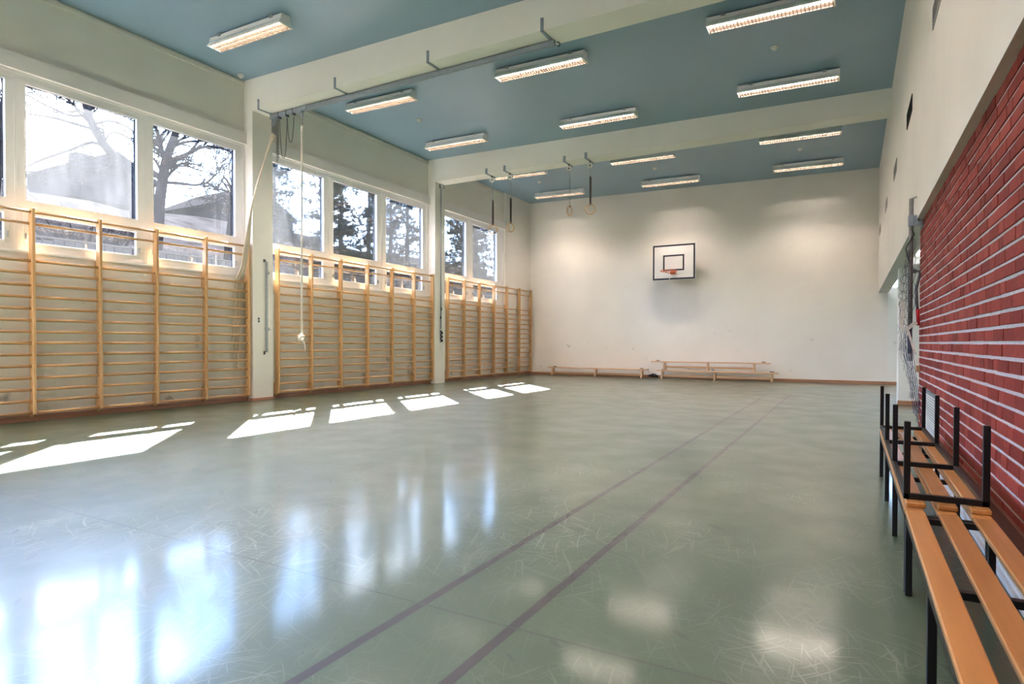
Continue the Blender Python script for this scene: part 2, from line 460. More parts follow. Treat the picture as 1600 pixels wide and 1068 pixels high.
# ------------------------------------------------------------------ key dimensions (metres; camera over the origin)
XI, XU, XG = -9.45, -9.517, -9.56          # inner wall face, recessed face over the windows, glass
XO = -9.635                                # outer face of the window wall
XP = -9.295                                # room face of the pillars
XR, XB = .581, .633                        # upper right wall, brick face
YB, YF = 18.20, -2.40                      # far wall, wall behind the camera
BW = .428
BEAMS = (1.80, 7.218, 12.63)
ZB = 5.14                                  # underside of beams
def zc(x): return 5.543 - .0172 * x        # the ceiling falls slightly to the right
ZL = 2.334                                 # underside of the wall above the bricks

# ------------------------------------------------------------------ room shell
struct('floor', MB().box(-9.7, 4.2, YF - .2, YB + .3, -.15, 0), M['floor'], 'glossy scratched green linoleum gym floor with two dark lines', 'floor')
mb = MB()
x0, x1 = -9.7, 4.2
y0, y1 = YF - .2, YB + .3
mb.add([(x0, y0, zc(x0)), (1.0, y0, zc(1.0)), (1.0, y1, zc(1.0)), (x0, y1, zc(x0)), (x0, y0, zc(x0) + .25), (1.0, y0, zc(1) + .25), (1.0, y1, zc(1) + .25), (x0, y1, zc(x0) + .25)],
       [(0, 3, 2, 1), (4, 5, 6, 7), (0, 1, 5, 4), (2, 3, 7, 6), (0, 4, 7, 3), (1, 2, 6, 5)])
struct('ceiling', mb, M['ceil'], 'petrol blue painted gym ceiling', 'ceiling')

def hbox(mb, x0, x1, y0, y1, z0):          # wall piece that reaches up to the sloping ceiling
    a, b = zc(x0) + .02, zc(x1) + .02
    return mb.add([(x0, y0, z0), (x1, y0, z0), (x0, y1, z0), (x1, y1, z0), (x0, y0, a), (x1, y0, b), (x0, y1, a), (x1, y1, b)],
                  [(0, 2, 3, 1), (4, 5, 7, 6), (0, 1, 5, 4), (2, 6, 7, 3), (0, 4, 6, 2), (1, 3, 7, 5)])

struct('wall_back', hbox(MB(), -9.7, .80, YB, YB + .3, 0), M['wall'], 'cream far end wall with the basketball backboard', 'wall')
struct('wall_front', hbox(MB(), -9.7, .95, YF - .2, YF, 0), M['wall'], 'cream end wall behind the viewer', 'wall')
# left wall: parapet under the windows, strip above, solid end piece
mb = MB().box(XO, XI, YF, 16.49, 0, 2.222)
struct('wall_left', mb, M['wall'], 'cream wall below the windows behind the wall bars', 'wall')
mb = hbox(MB(), XO, XU, YF, 16.49, 4.75)
struct('wall_left.001', mb, M['wallu'], 'recessed cream strip of wall above the windows', 'wall')
mb = hbox(MB(), XO, XI, 16.49, YB, 0)
struct('wall_left.002', mb, M['wall'], 'solid cream end of the window wall beside the far corner', 'wall')
# cornice strip just under the ceiling with a dark gap over it
mb = MB()
for a, b in ((YF, 1.80), (2.228, 7.218), (7.646, 12.63), (13.058, 16.49)):
    mb.box(XU, XU + .02, a, b, 5.61, 5.672)
struct('trim_1', mb, M['wallu'], 'thin cornice strip below the ceiling along the windows', 'trim')
# boxed headers and sills per bay
BAYS = ((YF, 1.80), (2.228, 7.218), (7.646, 12.63), (13.058, 16.53))
for i, (a, b) in enumerate(BAYS):
    struct('trim_%d' % (2 + i), MB().box(XO, XI - .002 + .004, a, b, 4.567, 4.772), M['header'], None)
    struct('trim_%d' % (6 + i), MB().box(XO, XI + .012, a, min(b, 16.49), 2.205, 2.240, .004), M['white'], None)
tag(bpy.data.objects['trim_3'], 'boxed header above the three nearest windows', 'trim')
tag(bpy.data.objects['trim_4'], 'boxed header above the middle windows', 'trim')
tag(bpy.data.objects['trim_5'], 'boxed header above the two far windows', 'trim')
# pillars and beams
for i, y in enumerate(BEAMS):
    struct('trim_%d' % (10 + i), hbox(MB(), XO, XP, y, y + BW, 0), M['pillar'],
           ('cream pillar behind the viewer', 'cream pillar with climbing ropes tied at its near side', 'cream pillar carrying the ring hoist pulley')[i], 'pillar')
    mb = MB()
    a, b = XP, XR + .01
    prof_lo, ch = ZB, .012
    mb.add([(a, y, ZB), (b, y, ZB), (b, y + BW, ZB), (a, y + BW, ZB), (a, y, zc(a) + .02), (b, y, zc(b) + .02), (b, y + BW, zc(b) + .02), (a, y + BW, zc(a) + .02)],
           [(0, 3, 2, 1), (4, 5, 6, 7), (0, 1, 5, 4), (2, 3, 7, 6), (0, 4, 7, 3), (1, 2, 6, 5)])
    struct('trim_%d' % (13 + i), mb, M['beam'], ('cream ceiling beam over the viewer', 'cream ceiling beam carrying the climbing rope rail', 'cream ceiling beam carrying the four rings')[i], 'beam')

# right wall: smooth upper part, brick part, alcove
struct('wall_right', hbox(MB(), XR, .80, YF, YB, ZL), M['wallr'], 'smooth cream upper right wall with small vents', 'wall')
NY0, NY1, NZ = 6.29, 7.50, .604            # radiator recess in the bricks
mb = MB()
CO = ZL / 31.0
for r in range(31):
    z0 = r * CO + .0092; z1 = (r + 1) * CO - .0092
    y = YF - random.uniform(0, .12)
    while y < 7.85:
        ln = .240 if random.random() < .62 else .121
        a, b = max(y, YF), min(y + ln - .006, 7.85)
        if 7.85 - (y + ln) < .05: b = 7.85
        y += ln
        if b == 7.85: y = 99
        if b - a < .02: continue
        segs = [(a, b)]
        if (z0 + z1) / 2 < NZ:
            segs = [q for q in ((a, min(b, NY0)), (max(a, NY1), b)) if q[1] - q[0] > .02]
        for a2, b2 in segs:
            j = random.uniform(-.002, .002)
            mb.box(XB + j, XB + .075, a2, b2, z0 + random.uniform(-.0015, .0015), z1 + random.uniform(-.0015, .0015))
brick = struct('wall_right.001', mb, M['brick'], 'red brick wall with pale bed joints on the right', 'wall')
mb = MB()
mb.box(XB + .007, .93, YF, NY0 + .01, 0, ZL).box(XB + .007, .93, NY1 - .01, 7.846, 0, ZL).box(XB + .007, .93, NY0, NY1, NZ, ZL).box(XB + .22, .93, NY0, NY1, 0, NZ)
mo = mb.build('mortar', M['mortar'], brick); mo['kind'] = 'structure'

# skirtings
mb = MB()
for a, b in BAYS:
    mb.box(XI, XI + .022, a, min(b, YB), 0, .085, .003)
mb.box(XI, XI + .022, 16.53, YB, 0, .085, .003)
struct('baseboard_left', mb, M['skirt'], 'reddish wooden skirting under the wall bars', 'skirting board')
mb = MB()
for y in BEAMS[:2]:
    mb.box(XP, XP + .016, y - .016, y + BW + .016, 0, .05, .003).box(XI, XP, y - .016, y, 0, .05).box(XI, XP, y + BW, y + BW + .016, 0, .05)
struct('baseboard_left.001', mb, M['skirt'], 'low wooden skirting around the foot of the near pillar', 'skirting board')
struct('baseboard_back', MB().box(XI, .80, YB - .02, YB, 0, .075, .003), M['skirtx'], 'wooden skirting along the far wall', 'skirting board')
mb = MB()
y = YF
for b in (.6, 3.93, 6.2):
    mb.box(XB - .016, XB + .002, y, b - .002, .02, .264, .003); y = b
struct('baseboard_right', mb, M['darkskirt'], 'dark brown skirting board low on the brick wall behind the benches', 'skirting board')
mb = MB().box(XB - .050, XB + .001, YF, 6.2, 0, .022, .003).box(XB - .034, XB + .001, YF, 6.2, .022, .040, .003)
struct('baseboard_right.001', mb, M['rad'], 'low white stepped cable duct along the brick wall foot', 'skirting board')

# alcove behind the right wall opening
mb = MB().box(.80, 4.2, YB - .035, YB + .3, 0, 2.44).box(.80, 4.2, YB - .035, YB + .3, 2.98, 3.2).box(.80, .84, YB - .035, YB + .3, 2.44, 2.98).box(3.2, 4.2, YB - .035, YB + .3, 2.44, 2.98)
struct('wall_alcove', mb, M['alcove'], 'white dented end wall inside the side opening', 'wall')
struct('wall_alcove.001', MB().box(4.0, 4.2, 7.85, YB, 0, 3.2), M['alcove'], 'white side wall deep inside the opening', 'wall')
struct('wall_alcove.002', MB().box(.93, 4.2, 7.65, 7.85, 0, 3.2), M['alcove'], 'white near wall inside the opening', 'wall')
struct('wall_alcove.003', MB().box(.70, .80, 12.30, 12.72, 0, ZL).box(.80, 4.0, 12.30, 12.72, 0, 2.385), M['alcove'], 'white partition standing in the side opening behind the net post', 'wall')
struct('ceiling.001', MB().box(.80, 4.2, 7.65, YB + .3, 3.2, 3.3), M['alcove'], 'white ceiling of the side alcove', 'ceiling')
struct('baseboard_alcove', MB().box(.69, 4.0, 12.282, 12.30, 0, .075, .003), M['skirtx'], 'wooden skirting on the white partition', 'skirting board')
struct('baseboard_alcove.001', MB().box(.80, 4.0, YB - .055, YB - .035, 0, .075, .003), M['skirtx'], 'wooden skirting inside the side opening', 'skirting board')

# ------------------------------------------------------------------ windows
WIN = [  # outer y0, y1, glass y0, y1, dust
    (2.24, 3.80, 2.35, 3.700, .10), (3.80, 5.463, 3.895, 5.355, .62), (5.463, 7.206, 5.570, 7.040, .22),
    (7.658, 9.215, 7.755, 9.100, .42), (9.215, 10.85, 9.332, 10.708, .10), (10.85, 12.618, 10.985, 12.410, .42),
    (13.07, 14.55, 13.175, 14.392, .10), (14.55, 16.47, 14.706, 16.096, .42),
    (YF + .05, -.30, YF + .2, -.42, .22), (-.30, 1.79, -.18, 1.66, .22)]
WL = ['window cut by the left edge of the photo', 'very dusty white window, second from the left edge', 'clear window beside the rope pillar showing bare branches',
      'dusty window just behind the near pillar', 'clear window in the middle bay showing dark conifers', 'dusty window just before the ring pillar',
      'clear window just behind the ring pillar showing green foliage', 'dusty window nearest the far wall', 'window behind the viewer near the end wall', 'window behind the viewer near the pillar']
Z0, Z1, T0, T1, Z2, Z3 = 2.240, 2.338, 2.735, 2.890, 4.445, 4.567
for n, (a, b, g0, g1, dust) in enumerate(WIN):
    mb = MB()
    xf, xb = XU + .008, XG - .004
    mb.box(xb, xf, a, g0, Z0, Z3).box(xb, xf, g1, b, Z0, Z3)
    mb.box(xb, xf, g0, g1, Z0, Z1).box(xb, xf, g0, g1, T0, T1).box(xb, xf, g0, g1, Z2, Z3)
    # raised casing line and head mouldings
    mb.box(xf, xf + .012, a, b, Z3 - .030, Z3).box(xf, xf + .006, a, b, Z2 + .02, Z2 + .034)
    if n in (2, 5, 7):
        mb.box(xf, xf + .010, b - .05, b, Z0, Z3 - .03)
    for q in (a + .012, b - .012):
        mb.box(xf, xf + .004, q - .004, q + .004, Z0, Z3 - .03)
    w = struct('window_%d' % (n + 1), mb, M['white'], WL[n], 'window', origin=((xf, (a + b) / 2, Z0)))
    cl = MB(); xo = XO
    cl.box(xo, xb, a, g0 - .002, Z0, Z3).box(xo, xb, g1 + .002, b, Z0, Z3).box(xo, xb, g0 - .002, g1 + .002, Z0, Z1 - .002).box(xo, xb, g0 - .002, g1 + .002, T0 + .002, T1 - .002).box(xo, xb, g0 - .002, g1 + .002, Z2 + .002, Z3)
    cl.build('outer_reveal_shade', M['reveal_shade'], w)  # added dark lining: gasket and shade of the outer reveal put into its colour
    # bead round the upper pane
    mb = MB()
    t = .016
    mb.box(XG + .006, xf + .006, g0, g0 + t, T1, Z2).box(XG + .006, xf + .006, g1 - t, g1, T1, Z2).box(XG + .006, xf + .006, g0 + t, g1 - t, T1, T1 + t).box(XG + .006, xf + .006, g0 + t, g1 - t, Z2 - t, Z2)
    mb.build('glazing_bead', M['white'], w)
    p = MB().box(XG - .003, XG + .003, g0 + .002, g1 - .002, T1 + .002, Z2 - .002)
    p.build('pane', GL[dust], w)
    # lower hopper sash with its own pane and stay handle
    mb = MB(); e = .040
    xs = xf + .010
    mb.box(XG + .006, xs, g0 - .02, g0 + e, Z1 - .015, T0 + .015, .004).box(XG + .006, xs, g1 - e, g1 + .02, Z1 - .015, T0 + .015, .004)
    mb.box(XG + .006, xs, g0 + e, g1 - e, Z1 - .015, Z1 + e * .6, .004).box(XG + .006, xs, g0 + e, g1 - e, T0 - e * .6, T0 + .015, .004)
    sa = mb.build('sash', M['white'], w)
    MB().box(XG - .003, XG + .003, g0 + .002, g1 - .002, Z1 + .002, T0 - .002).build('pane', GL[.22 if dust > .1 else .10], sa)
    hb = MB()
    for yy in (g1 - .005, g0 + .0):
        hb.box(xs, xs + .014, yy - .012, yy + .012, 2.395, 2.475, .003).box(xs + .012, xs + .030, yy - .007, yy + .007, 2.455, 2.470).tube([(xs + .024, yy, 2.462), (xs + .028, yy, 2.40)], .006, 6)
    hb.build('handle', M['steel'], sa)
struct('trim_16', MB().box(XO, XU + .02, 16.47, 16.492, 2.24, 4.567), M['white'])

mb = MB()
for q in ((.84, .88, 2.44, 2.98), (3.16, 3.2, 2.44, 2.98), (2.0, 2.04, 2.48, 2.94), (.88, 3.16, 2.44, 2.48), (.88, 3.16, 2.94, 2.98)):
    mb.box(q[0], q[1], YB + .05, YB + .12, q[2], q[3])
w = struct('window_11', mb, M['white'], 'added bright clerestory window in the end wall of the side alcove', 'window', origin=(2.0, YB + .085, 2.44))  # added opening; sky behind it makes the bright strip and lights the alcove
MB().box(.88, 3.16, YB + .08, YB + .086, 2.48, 2.94).build('pane', GL[.42], w)

# ------------------------------------------------------------------ wall bars
XF = -9.31
RZ = [2.101, 1.944, 1.787, 1.633, 1.481, 1.329, 1.178, 1.031, .879, .729, .574, .421, .270, .117]
def wall_bars(ys, label):
    root = thing('wall_bars', (XF, (ys[0] + ys[-1]) / 2, 0), label, 'wall bars', 'wall bars along the window wall')
    me = None
    for i, y in enumerate(ys):
        if me is None:
            mb = MB()
            mb.box(-.100, 0, -.0185, .0185, .10, 2.790, .005)
            mb.prism([(-.139, .04), (-.02, .095), (-.02, .30), (-.139, .30)], -.0165, .0165, 'Y')
            mb.box(-.139, -.03, -.0165, .0165, 1.97, 2.20, .004)
            o = mb.build('post', M['pine'], root, origin=(0, 0, 0)); me = o.data
        else:
            o = bpy.data.objects.new('post', me); C.objects.link(o); o.parent = root
        o.location = Vector((XF, y - .0185, 0)) - root.location
    rm = None
    for i in range(len(ys) - 1):
        a, b = ys[i] - .0185, ys[i + 1] - .0185
        for k, z in enumerate([2.739, 2.588] + RZ):
            x = -.035 if k == 0 else (-.082 if k == 1 else -.050)
            if rm is None:
                mb = MB(); mb.tube([(0, -.5, 0), (0, .5, 0)], .0165, 10)
                rm = mb.build('rung', M['pine_y'], root, origin=(0, 0, 0)); o = rm
            else:
                o = bpy.data.objects.new('rung', rm.data); C.objects.link(o); o.parent = root
            o.location = Vector((XF + x, (a + b) / 2, z)) - root.location
            o.scale = (1.0, (b - a) - .030, 1.2)
    return root
wall_bars([2.30, 3.112, 3.927, 4.740, 5.549, 6.366, 7.181], 'pine wall bars under the nearest windows, left of the rope pillar')
wall_bars([7.820, 8.624, 9.424, 10.229, 11.053, 11.864, 12.620], 'pine wall bars between the rope pillar and the ring pillar')
wall_bars([13.289, 14.076, 14.868, 15.679, 16.457, 17.265, 18.070], 'pine wall bars beyond the ring pillar, next to the far corner')

# ------------------------------------------------------------------ ceiling lights
LL = 1.585
def light_proto():
    root = thing('ceiling_light', (0, 0, 0), 'x', 'ceiling light', 'louvred ceiling lights')
    H2 = LL / 2
    mb = MB()
    # body: narrow spine and flared trough, open underneath
    mb.box(-H2 + .012, H2 - .012, -.068, .068, -.085, -.022)
    for sg in (-1, 1):
        prof = [(sg * .068, -.085), (sg * .078, -.085), (sg * .124, -.150), (sg * .124, -.165), (sg * .112, -.165), (sg * .112, -.150)]
        mb.prism(prof, -H2 + .012, H2 - .012, 'X')
    mb.build('housing', M['lampw'], root)
    mb = MB()
    mb.box(-H2 + .013, H2 - .013, -.070, .070, -.0885, -.0855)
    for sg in (-1, 1):
        mb.prism([(sg * .070, -.0885), (sg * .076, -.0875), (sg * .1105, -.150), (sg * .1085, -.150)], -H2 + .013, H2 - .013, 'X')
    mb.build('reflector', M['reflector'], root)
    for sg in (-1, 1):
        mb = MB(); mb.prism([(-.072, -.020), (.072, -.020), (.080, -.09), (.126, -.167), (-.126, -.167), (-.080, -.09)], sg * H2, sg * (H2 - .012), 'X')
        mb.build('end_cap', M['lampw'], root)
        mb = MB(); mb.tube([(-H2 + .03, sg * .042, -.108), (H2 - .03, sg * .042, -.108)], .013, 8); mb.build('tube', M['tube'], root)
        mb = MB(); mb.box(sg * .57 - .03, sg * .57 + .03, -.078, .078, -.045, -.004); mb.build('clip', M['steel'], root)
    mb = MB(); n = 34
    for i in range(n):
        x = -H2 + .03 + (LL - .06) * i / (n - 1)
        mb.add([(x - .0015, -.100, -.135), (x + .0015, -.100, -.135), (x - .0015, .100, -.135), (x + .0015, .100, -.135), (x - .003, -.112, -.165), (x + .003, -.112, -.165), (x - .003, .112, -.165), (x + .003, .112, -.165)],
               [(0, 1, 3, 2), (4, 6, 7, 5), (0, 4, 5, 1), (2, 3, 7, 6), (0, 2, 6, 4), (1, 5, 7, 3)])
    mb.box(-H2 + .012, H2 - .012, -.003, .003, -.163, -.130)
    for sg in (-1, 1):
        mb.box(-H2 + .012, H2 - .012, sg * .108 - .004, sg * .108 + .004, -.166, -.150)
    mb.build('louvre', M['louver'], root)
    root.rotation_euler = (0, .0172, 0)
    return root
proto = light_proto()
LIGHTS = [
    (-7.766, 5.970, 'louvred light alone in the near bay, at the upper left'),
    (-4.45, 5.970, 'louvred light above the frame over the middle of the near bay'),
    (-.99, 5.970, 'louvred light above the frame near the right wall'),
    (-7.80, 8.875, 'louvred light just behind the rope rail, nearest the windows'),
    (-4.453, 8.890, 'louvred light in the middle of the row just behind the rope beam'),
    (-1.003, 8.805, 'largest louvred light, at the top right just behind the rope beam'),
    (-7.866, 11.468, 'louvred light before the ring beam, nearest the windows'),
    (-4.464, 11.513, 'louvred light in the middle of the row before the ring beam'),
    (-.995, 11.373, 'louvred light before the ring beam, nearest the right wall'),
    (-7.83, 14.440, 'louvred light half hidden by the ring beam at its window end'),
    (-4.453, 14.443, 'louvred light just behind the ring beam, in the middle'),
    (-1.006, 14.320, 'louvred light just behind the ring beam, nearest the right wall'),
    (-7.804, 16.935, 'louvred light by the far wall, nearest the windows'),
    (-4.436, 16.928, 'louvred light by the far wall, middle of its row, above the backboard'),
    (-.992, 16.829, 'louvred light by the far wall, nearest the right wall')]
for y, w in ((3.45, 'front row of the near bay'), (.55, 'row behind the viewer'), (-1.5, 'last row by the rear wall')):
    for x, s in ((-7.8, 'window side'), (-4.45, 'middle'), (-1.0, 'right side')):
        LIGHTS.append((x, y, 'louvred light outside the photo, %s, %s' % (w, s)))
for i, (x, y, lb) in enumerate(LIGHTS):
    loc = (x, y, zc(x))
    if i == 0:
        proto.location = loc; proto['label'] = lb
    else:
        dup(proto, loc, lb)
dup(proto, (2.4, 9.9, 3.2), 'added louvred light brightening the side alcove, hidden from view', rotz=PI / 2).rotation_euler = (0, 0, PI / 2)  # added lamp, no fixture known here; brightens the alcove
dup(proto, (2.4, 15.4, 3.2), 'added louvred light brightening the far end of the side alcove, hidden from view', rotz=PI / 2).rotation_euler = (0, 0, PI / 2)  # second added lamp, for the alcove's far end

# ------------------------------------------------------------------ small ceiling detectors
DET = [(-1.065, 10.10, 'round white detector between the two right lights before the ring beam'), (-7.892, 10.17, 'round white detector between the two window side lights'),
       (-7.876, 15.73, 'round white detector in the far bay near the windows'), (-4.538, 15.79, 'round white detector in the far bay above the backboard'),
       (-1.085, 15.65, 'round white detector in the far bay near the right wall'), (-9.34, 7.02, 'flat white disc in the ceiling corner by the rope pillar')]
dp = None
for x, y, lb in DET:
    if dp is None:
        dp = thing('smoke_detector', (0, 0, 0), lb, 'smoke detector', 'ceiling detectors')
        MB().disc((0, 0, -.010), (0, 0, 1), .055, .02, 20).build('base', M['plastic'], dp)
        MB().tube([(0, 0, -.02), (0, 0, -.045), (0, 0, -.055)], [.04, .034, .018], 16).build('sensor_head', M['plastic'], dp)
        dp.location = (x, y, zc(x)); dp.rotation_euler = (0, .0172, 0)
    else:
        dup(dp, (x, y, zc(x)), lb)

# ------------------------------------------------------------------ climbing rope rail, ropes and chains
YR = 7.50
rail = thing('rope_rail', (-6.35, YR, ZB), 'long grey steel rail on four brackets along the near beam', 'rope rail')
mb = MB().box(-9.16, -3.53, YR - .022, YR - .016, 5.060, 5.128).box(-9.16, -3.53, YR + .016, YR + .022, 5.060, 5.128).box(-9.16, -3.53, YR - .022, YR + .022, 5.122, 5.128)
mb.box(-9.16, -3.53, YR - .030, YR - .008, 5.056, 5.062).box(-9.16, -3.53, YR + .008, YR + .030, 5.056, 5.062)
mb.build('track', M['bracket'], rail)
for x in (-9.131, -7.296, -5.443, -3.583):
    mb = MB()
    mb.box(x - .021, x + .021, 7.206, 7.218, 5.128, 5.305, .002).box(x - .021, x + .021, 7.206, YR + .04, 5.128, 5.139, .002)
    mb.tube([(x, 7.204, 5.285), (x, 7.196, 5.285)], .009, 8).tube([(x + .025, 7.43, 5.12), (x + .034, 7.43, 5.12)], .012, 8)
    mb.build('bracket', M['bracket'], rail)
mb = MB().tube([(-3.50, YR, 5.09), (-3.47, YR, 5.085), (-3.455, YR, 5.06), (-3.462, YR, 5.035), (-3.485, YR, 5.03)], .008, 8)
mb.build('end_hook', M['chain'], rail)

def rope_pts(path, n=26):
    out = []
    for i in range(len(path) - 1):
        p0 = Vector(path[max(i - 1, 0)]); p1 = Vector(path[i]); p2 = Vector(path[i + 1]); p3 = Vector(path[min(i + 2, len(path) - 1)])
        m = max(3, int((p2 - p1).length / .09))
        for k in range(m):
            t = k / m
            out.append(.5 * ((2 * p1) + (p2 - p0) * t + (2 * p0 - 5 * p1 + 4 * p2 - p3) * t * t + (3 * p1 - p0 - 3 * p2 + p3) * t ** 3))
    out.append(Vector(path[-1]))
    return out
def twisted(mb, pts, R, strands=3, pitch=.075, sides=5):
    """rope laid from twisted strands"""
    L = 0.0; dens = []
    for i in range(len(pts) - 1):
        a, b = pts[i], pts[i + 1]; m = max(1, int((b - a).length / .0155))
        for k in range(m):
            dens.append(a + (b - a) * (k / m))
    dens.append(pts[-1])
    for sidx in range(strands):
        L = 0.0; line = []; up = None
        for i, p in enumerate(dens):
            if i: L += (p - dens[i - 1]).length
            d = (dens[min(i + 1, len(dens) - 1)] - dens[max(i - 1, 0)]).normalized()
            if up is None: up = d.orthogonal().normalized()
            up = (up - d * up.dot(d)).normalized(); w = d.cross(up)
            t = 2 * PI * (L / pitch + sidx / strands)
            line.append(p + (up * math.cos(t) + w * math.sin(t)) * R * .48)
        mb.tube(line, R * .56, sides)
    return mb
def links(mb, pts, r=.0035, ll=.028, wd=.008):
    """chain: alternating oval links along a path"""
    acc = 0.0; i = 0; pos = []
    for a, b in zip(pts[:-1], pts[1:]):
        a, b = Vector(a), Vector(b); L = (b - a).length; t = -acc
        while t + ll * .8 <= L:
            t += ll * .8
            if t >= 0: pos.append((a + (b - a) * (t / L), (b - a).normalized()))
        acc = L - t
    for i, (p, d) in enumerate(pos):
        u = d.orthogonal().normalized()
        if i % 2: u = d.cross(u)
        ring = []
        for k in range(8):
            q = 2 * PI * k / 8
            ring.append(p + d * (ll * .5 * math.cos(q)) + u * (wd * math.sin(q)))
        ring.append(ring[0])
        mb.tube(ring, r, 4)
    return mb

def carrier(root, x, ztop=5.058, drop=.26):
    mb = MB()
    mb.box(x - .014, x + .014, YR - .036, YR + .036, 5.040, 5.056, .003).box(x - .010, x + .010, YR - .008, YR + .008, 4.965, 5.045, .002)
    mb.torus((x, YR, 4.955), (1, 0, 0), .018, .006, 14, 6)
    mb.build('trolley', M['bracket'], root)
    mb = MB(); links(mb, [(x, YR, 4.945), (x, YR, 4.945 - drop)], .0045, .032, .011); mb.build('hanger_chain', M['chain'], root)

BUN = [(-9.125, 0), (-9.095, 1), (-9.065, 2), (-9.035, 3)]
BL = ['climbing rope nearest the pillar in the bundle tied back behind the wall bars', 'second climbing rope from the pillar in the bundle tied back',
      'third climbing rope from the pillar in the bundle tied back', 'climbing rope farthest from the pillar in the bundle tied back']
for x, i in BUN:
    r = thing('climbing_rope', (x, YR, 5.05), BL[i], 'climbing rope', 'climbing ropes on the rail')
    carrier(r, x, drop=.14 + .02 * i)
    zt = 4.945 - .14 - .02 * i
    dx, dy = .034 * (i % 2), .034 * (i // 2)
    path = [(x, YR, zt), (-9.165 + .02 * i, 7.42 - .01 * i, 4.45), (-9.215 + .018 * i, 7.165 - .012 * i, 3.55), (-9.268 + .012 * i, 7.12 - .034 * i, 2.80),
            (-9.318 + dx * .5, 7.075 - .03 * i, 2.345), (-9.404 + dx * .5, 7.045 - .036 * i, 2.10), (-9.414 + dx * .6, 7.03 - .036 * i, 1.6), (-9.412 + dx * .6, 6.99 - .036 * i, (.62, .95, .78, 1.10)[i])]
    mb = MB(); twisted(mb, rope_pts(path), .0165); mb.build('rope', M['rope'], r)
    e = path[-1]
    MB().tube([(e[0], e[1], e[2] - .05), (e[0], e[1], e[2] + .03)], [.012, .019], 8).build('end_whipping', M['ropew'], r)
# spare hanging chain ends beside the bundle
for k, (x, z) in enumerate(((-9.00, 4.25), (-8.965, 4.32))):
    r = thing('hanging_chain', (x, YR, 5.05), ('short dark chain end hanging closest to the bundled ropes', 'short dark chain end hanging just right of the bundled ropes')[k], 'chain', 'chain ends by the rope bundle')
    mb = MB(); mb.box(x - .010, x + .010, YR - .030, YR + .030, 5.030, 5.056, .003); mb.build('trolley', M['bracket'], r)
    mb = MB(); links(mb, [(x, YR, 5.03), (x, YR, z)], .0042, .034, .010); mb.build('chain_links', M['chain'], r)
# chain loops
CX = [(-8.93, -8.735, 4.32), (-8.735, -8.565, 4.56)]
r = thing('chain_loop', (-8.75, YR, 5.05), 'thin dark chain sagging in two loops below the rope rail', 'chain')
mb = MB()
for a, b, zl in CX:
    pts = []
    for k in range(25):
        t = k / 24; s_ = (2 * t - 1)
        pts.append((a + (b - a) * (.5 + .5 * (abs(s_) ** .8) * (1 if s_ > 0 else -1)), YR, zl + (5.0 - zl) * abs(s_) ** 2.4))
    links(mb, pts, .0035, .030, .008)
mb.build('chain_links', M['chain'], r)
for x in (-8.93, -8.735, -8.565):
    mb = MB(); mb.box(x - .016, x + .016, YR - .036, YR + .036, 5.022, 5.056, .003).tube([(x, YR - .036, 5.04), (x, YR - .036, 5.12), (x, YR - .031, 5.13)], .007, 6).tube([(x, YR, 5.03), (x, YR, 4.985)], .006, 6)
    mb.build('trolley', M['darksteel'], r)
# the rope that hangs free with a knotted end
hx = -8.365
r = thing('climbing_rope', (hx, YR, 5.05), 'single climbing rope hanging free with a knot at its end', 'climbing rope', 'climbing ropes on the rail')
mb = MB(); mb.box(hx - .09, hx + .02, YR - .036, YR + .036, 5.034, 5.056, .003).box(hx - .012, hx + .012, YR - .012, YR + .012, 4.94, 5.04, .003).box(hx - .06, hx - .03, YR - .02, YR + .02, 5.0, 5.035, .003)
mb.tube([(hx + .13, YR - .034, 5.055), (hx + .13, YR - .034, 5.128)], .008, 6)
mb.build('trolley', M['bracket'], r)
mb = MB(); links(mb, [(hx, YR, 4.95), (hx, YR, 4.775)], .006, .04, .014); mb.build('hanger_chain', M['chain'], r)
pts = rope_pts([(hx, YR, 4.79), (hx - .006, YR, 4.0), (hx - .014, YR, 2.8), (hx - .018, YR, 1.6), (hx - .018, YR, 1.17)])
mb = MB(); twisted(mb, pts, .019); mb.build('rope', M['ropew'], r)
MB().tube([(hx, YR, 4.70), (hx, YR, 4.80)], .021, 10).build('whipping', M['canvas'], r)
kx, kz = hx - .018, 1.10
mb = MB()
kp = [(kx, YR, kz + .09), (kx - .045, YR - .03, kz + .055), (kx - .075, YR, kz + .03), (kx - .03, YR + .035, kz + .005), (kx + .04, YR + .01, kz + .04), (kx + .055, YR - .03, kz + .055),
      (kx + .02, YR - .045, kz + .02), (kx - .035, YR - .03, kz - .015), (kx - .01, YR + .01, kz - .05), (kx + .035, YR + .005, kz - .045), (kx + .075, YR - .005, kz - .10), (kx + .085, YR, kz - .165)]
twisted(mb, rope_pts(kp), .021)
mb.build('knot', M['ropew'], r)
mb = MB(); e = Vector(kp[-1])
for k in range(7):
    mb.tube([e + Vector((random.uniform(-.012, .012), random.uniform(-.012, .012), .02)), e + Vector((random.uniform(-.03, .03), random.uniform(-.03, .03), -.03 - random.uniform(0, .03)))], .005, 5)
mb.build('frayed_end', M['ropew'], r)

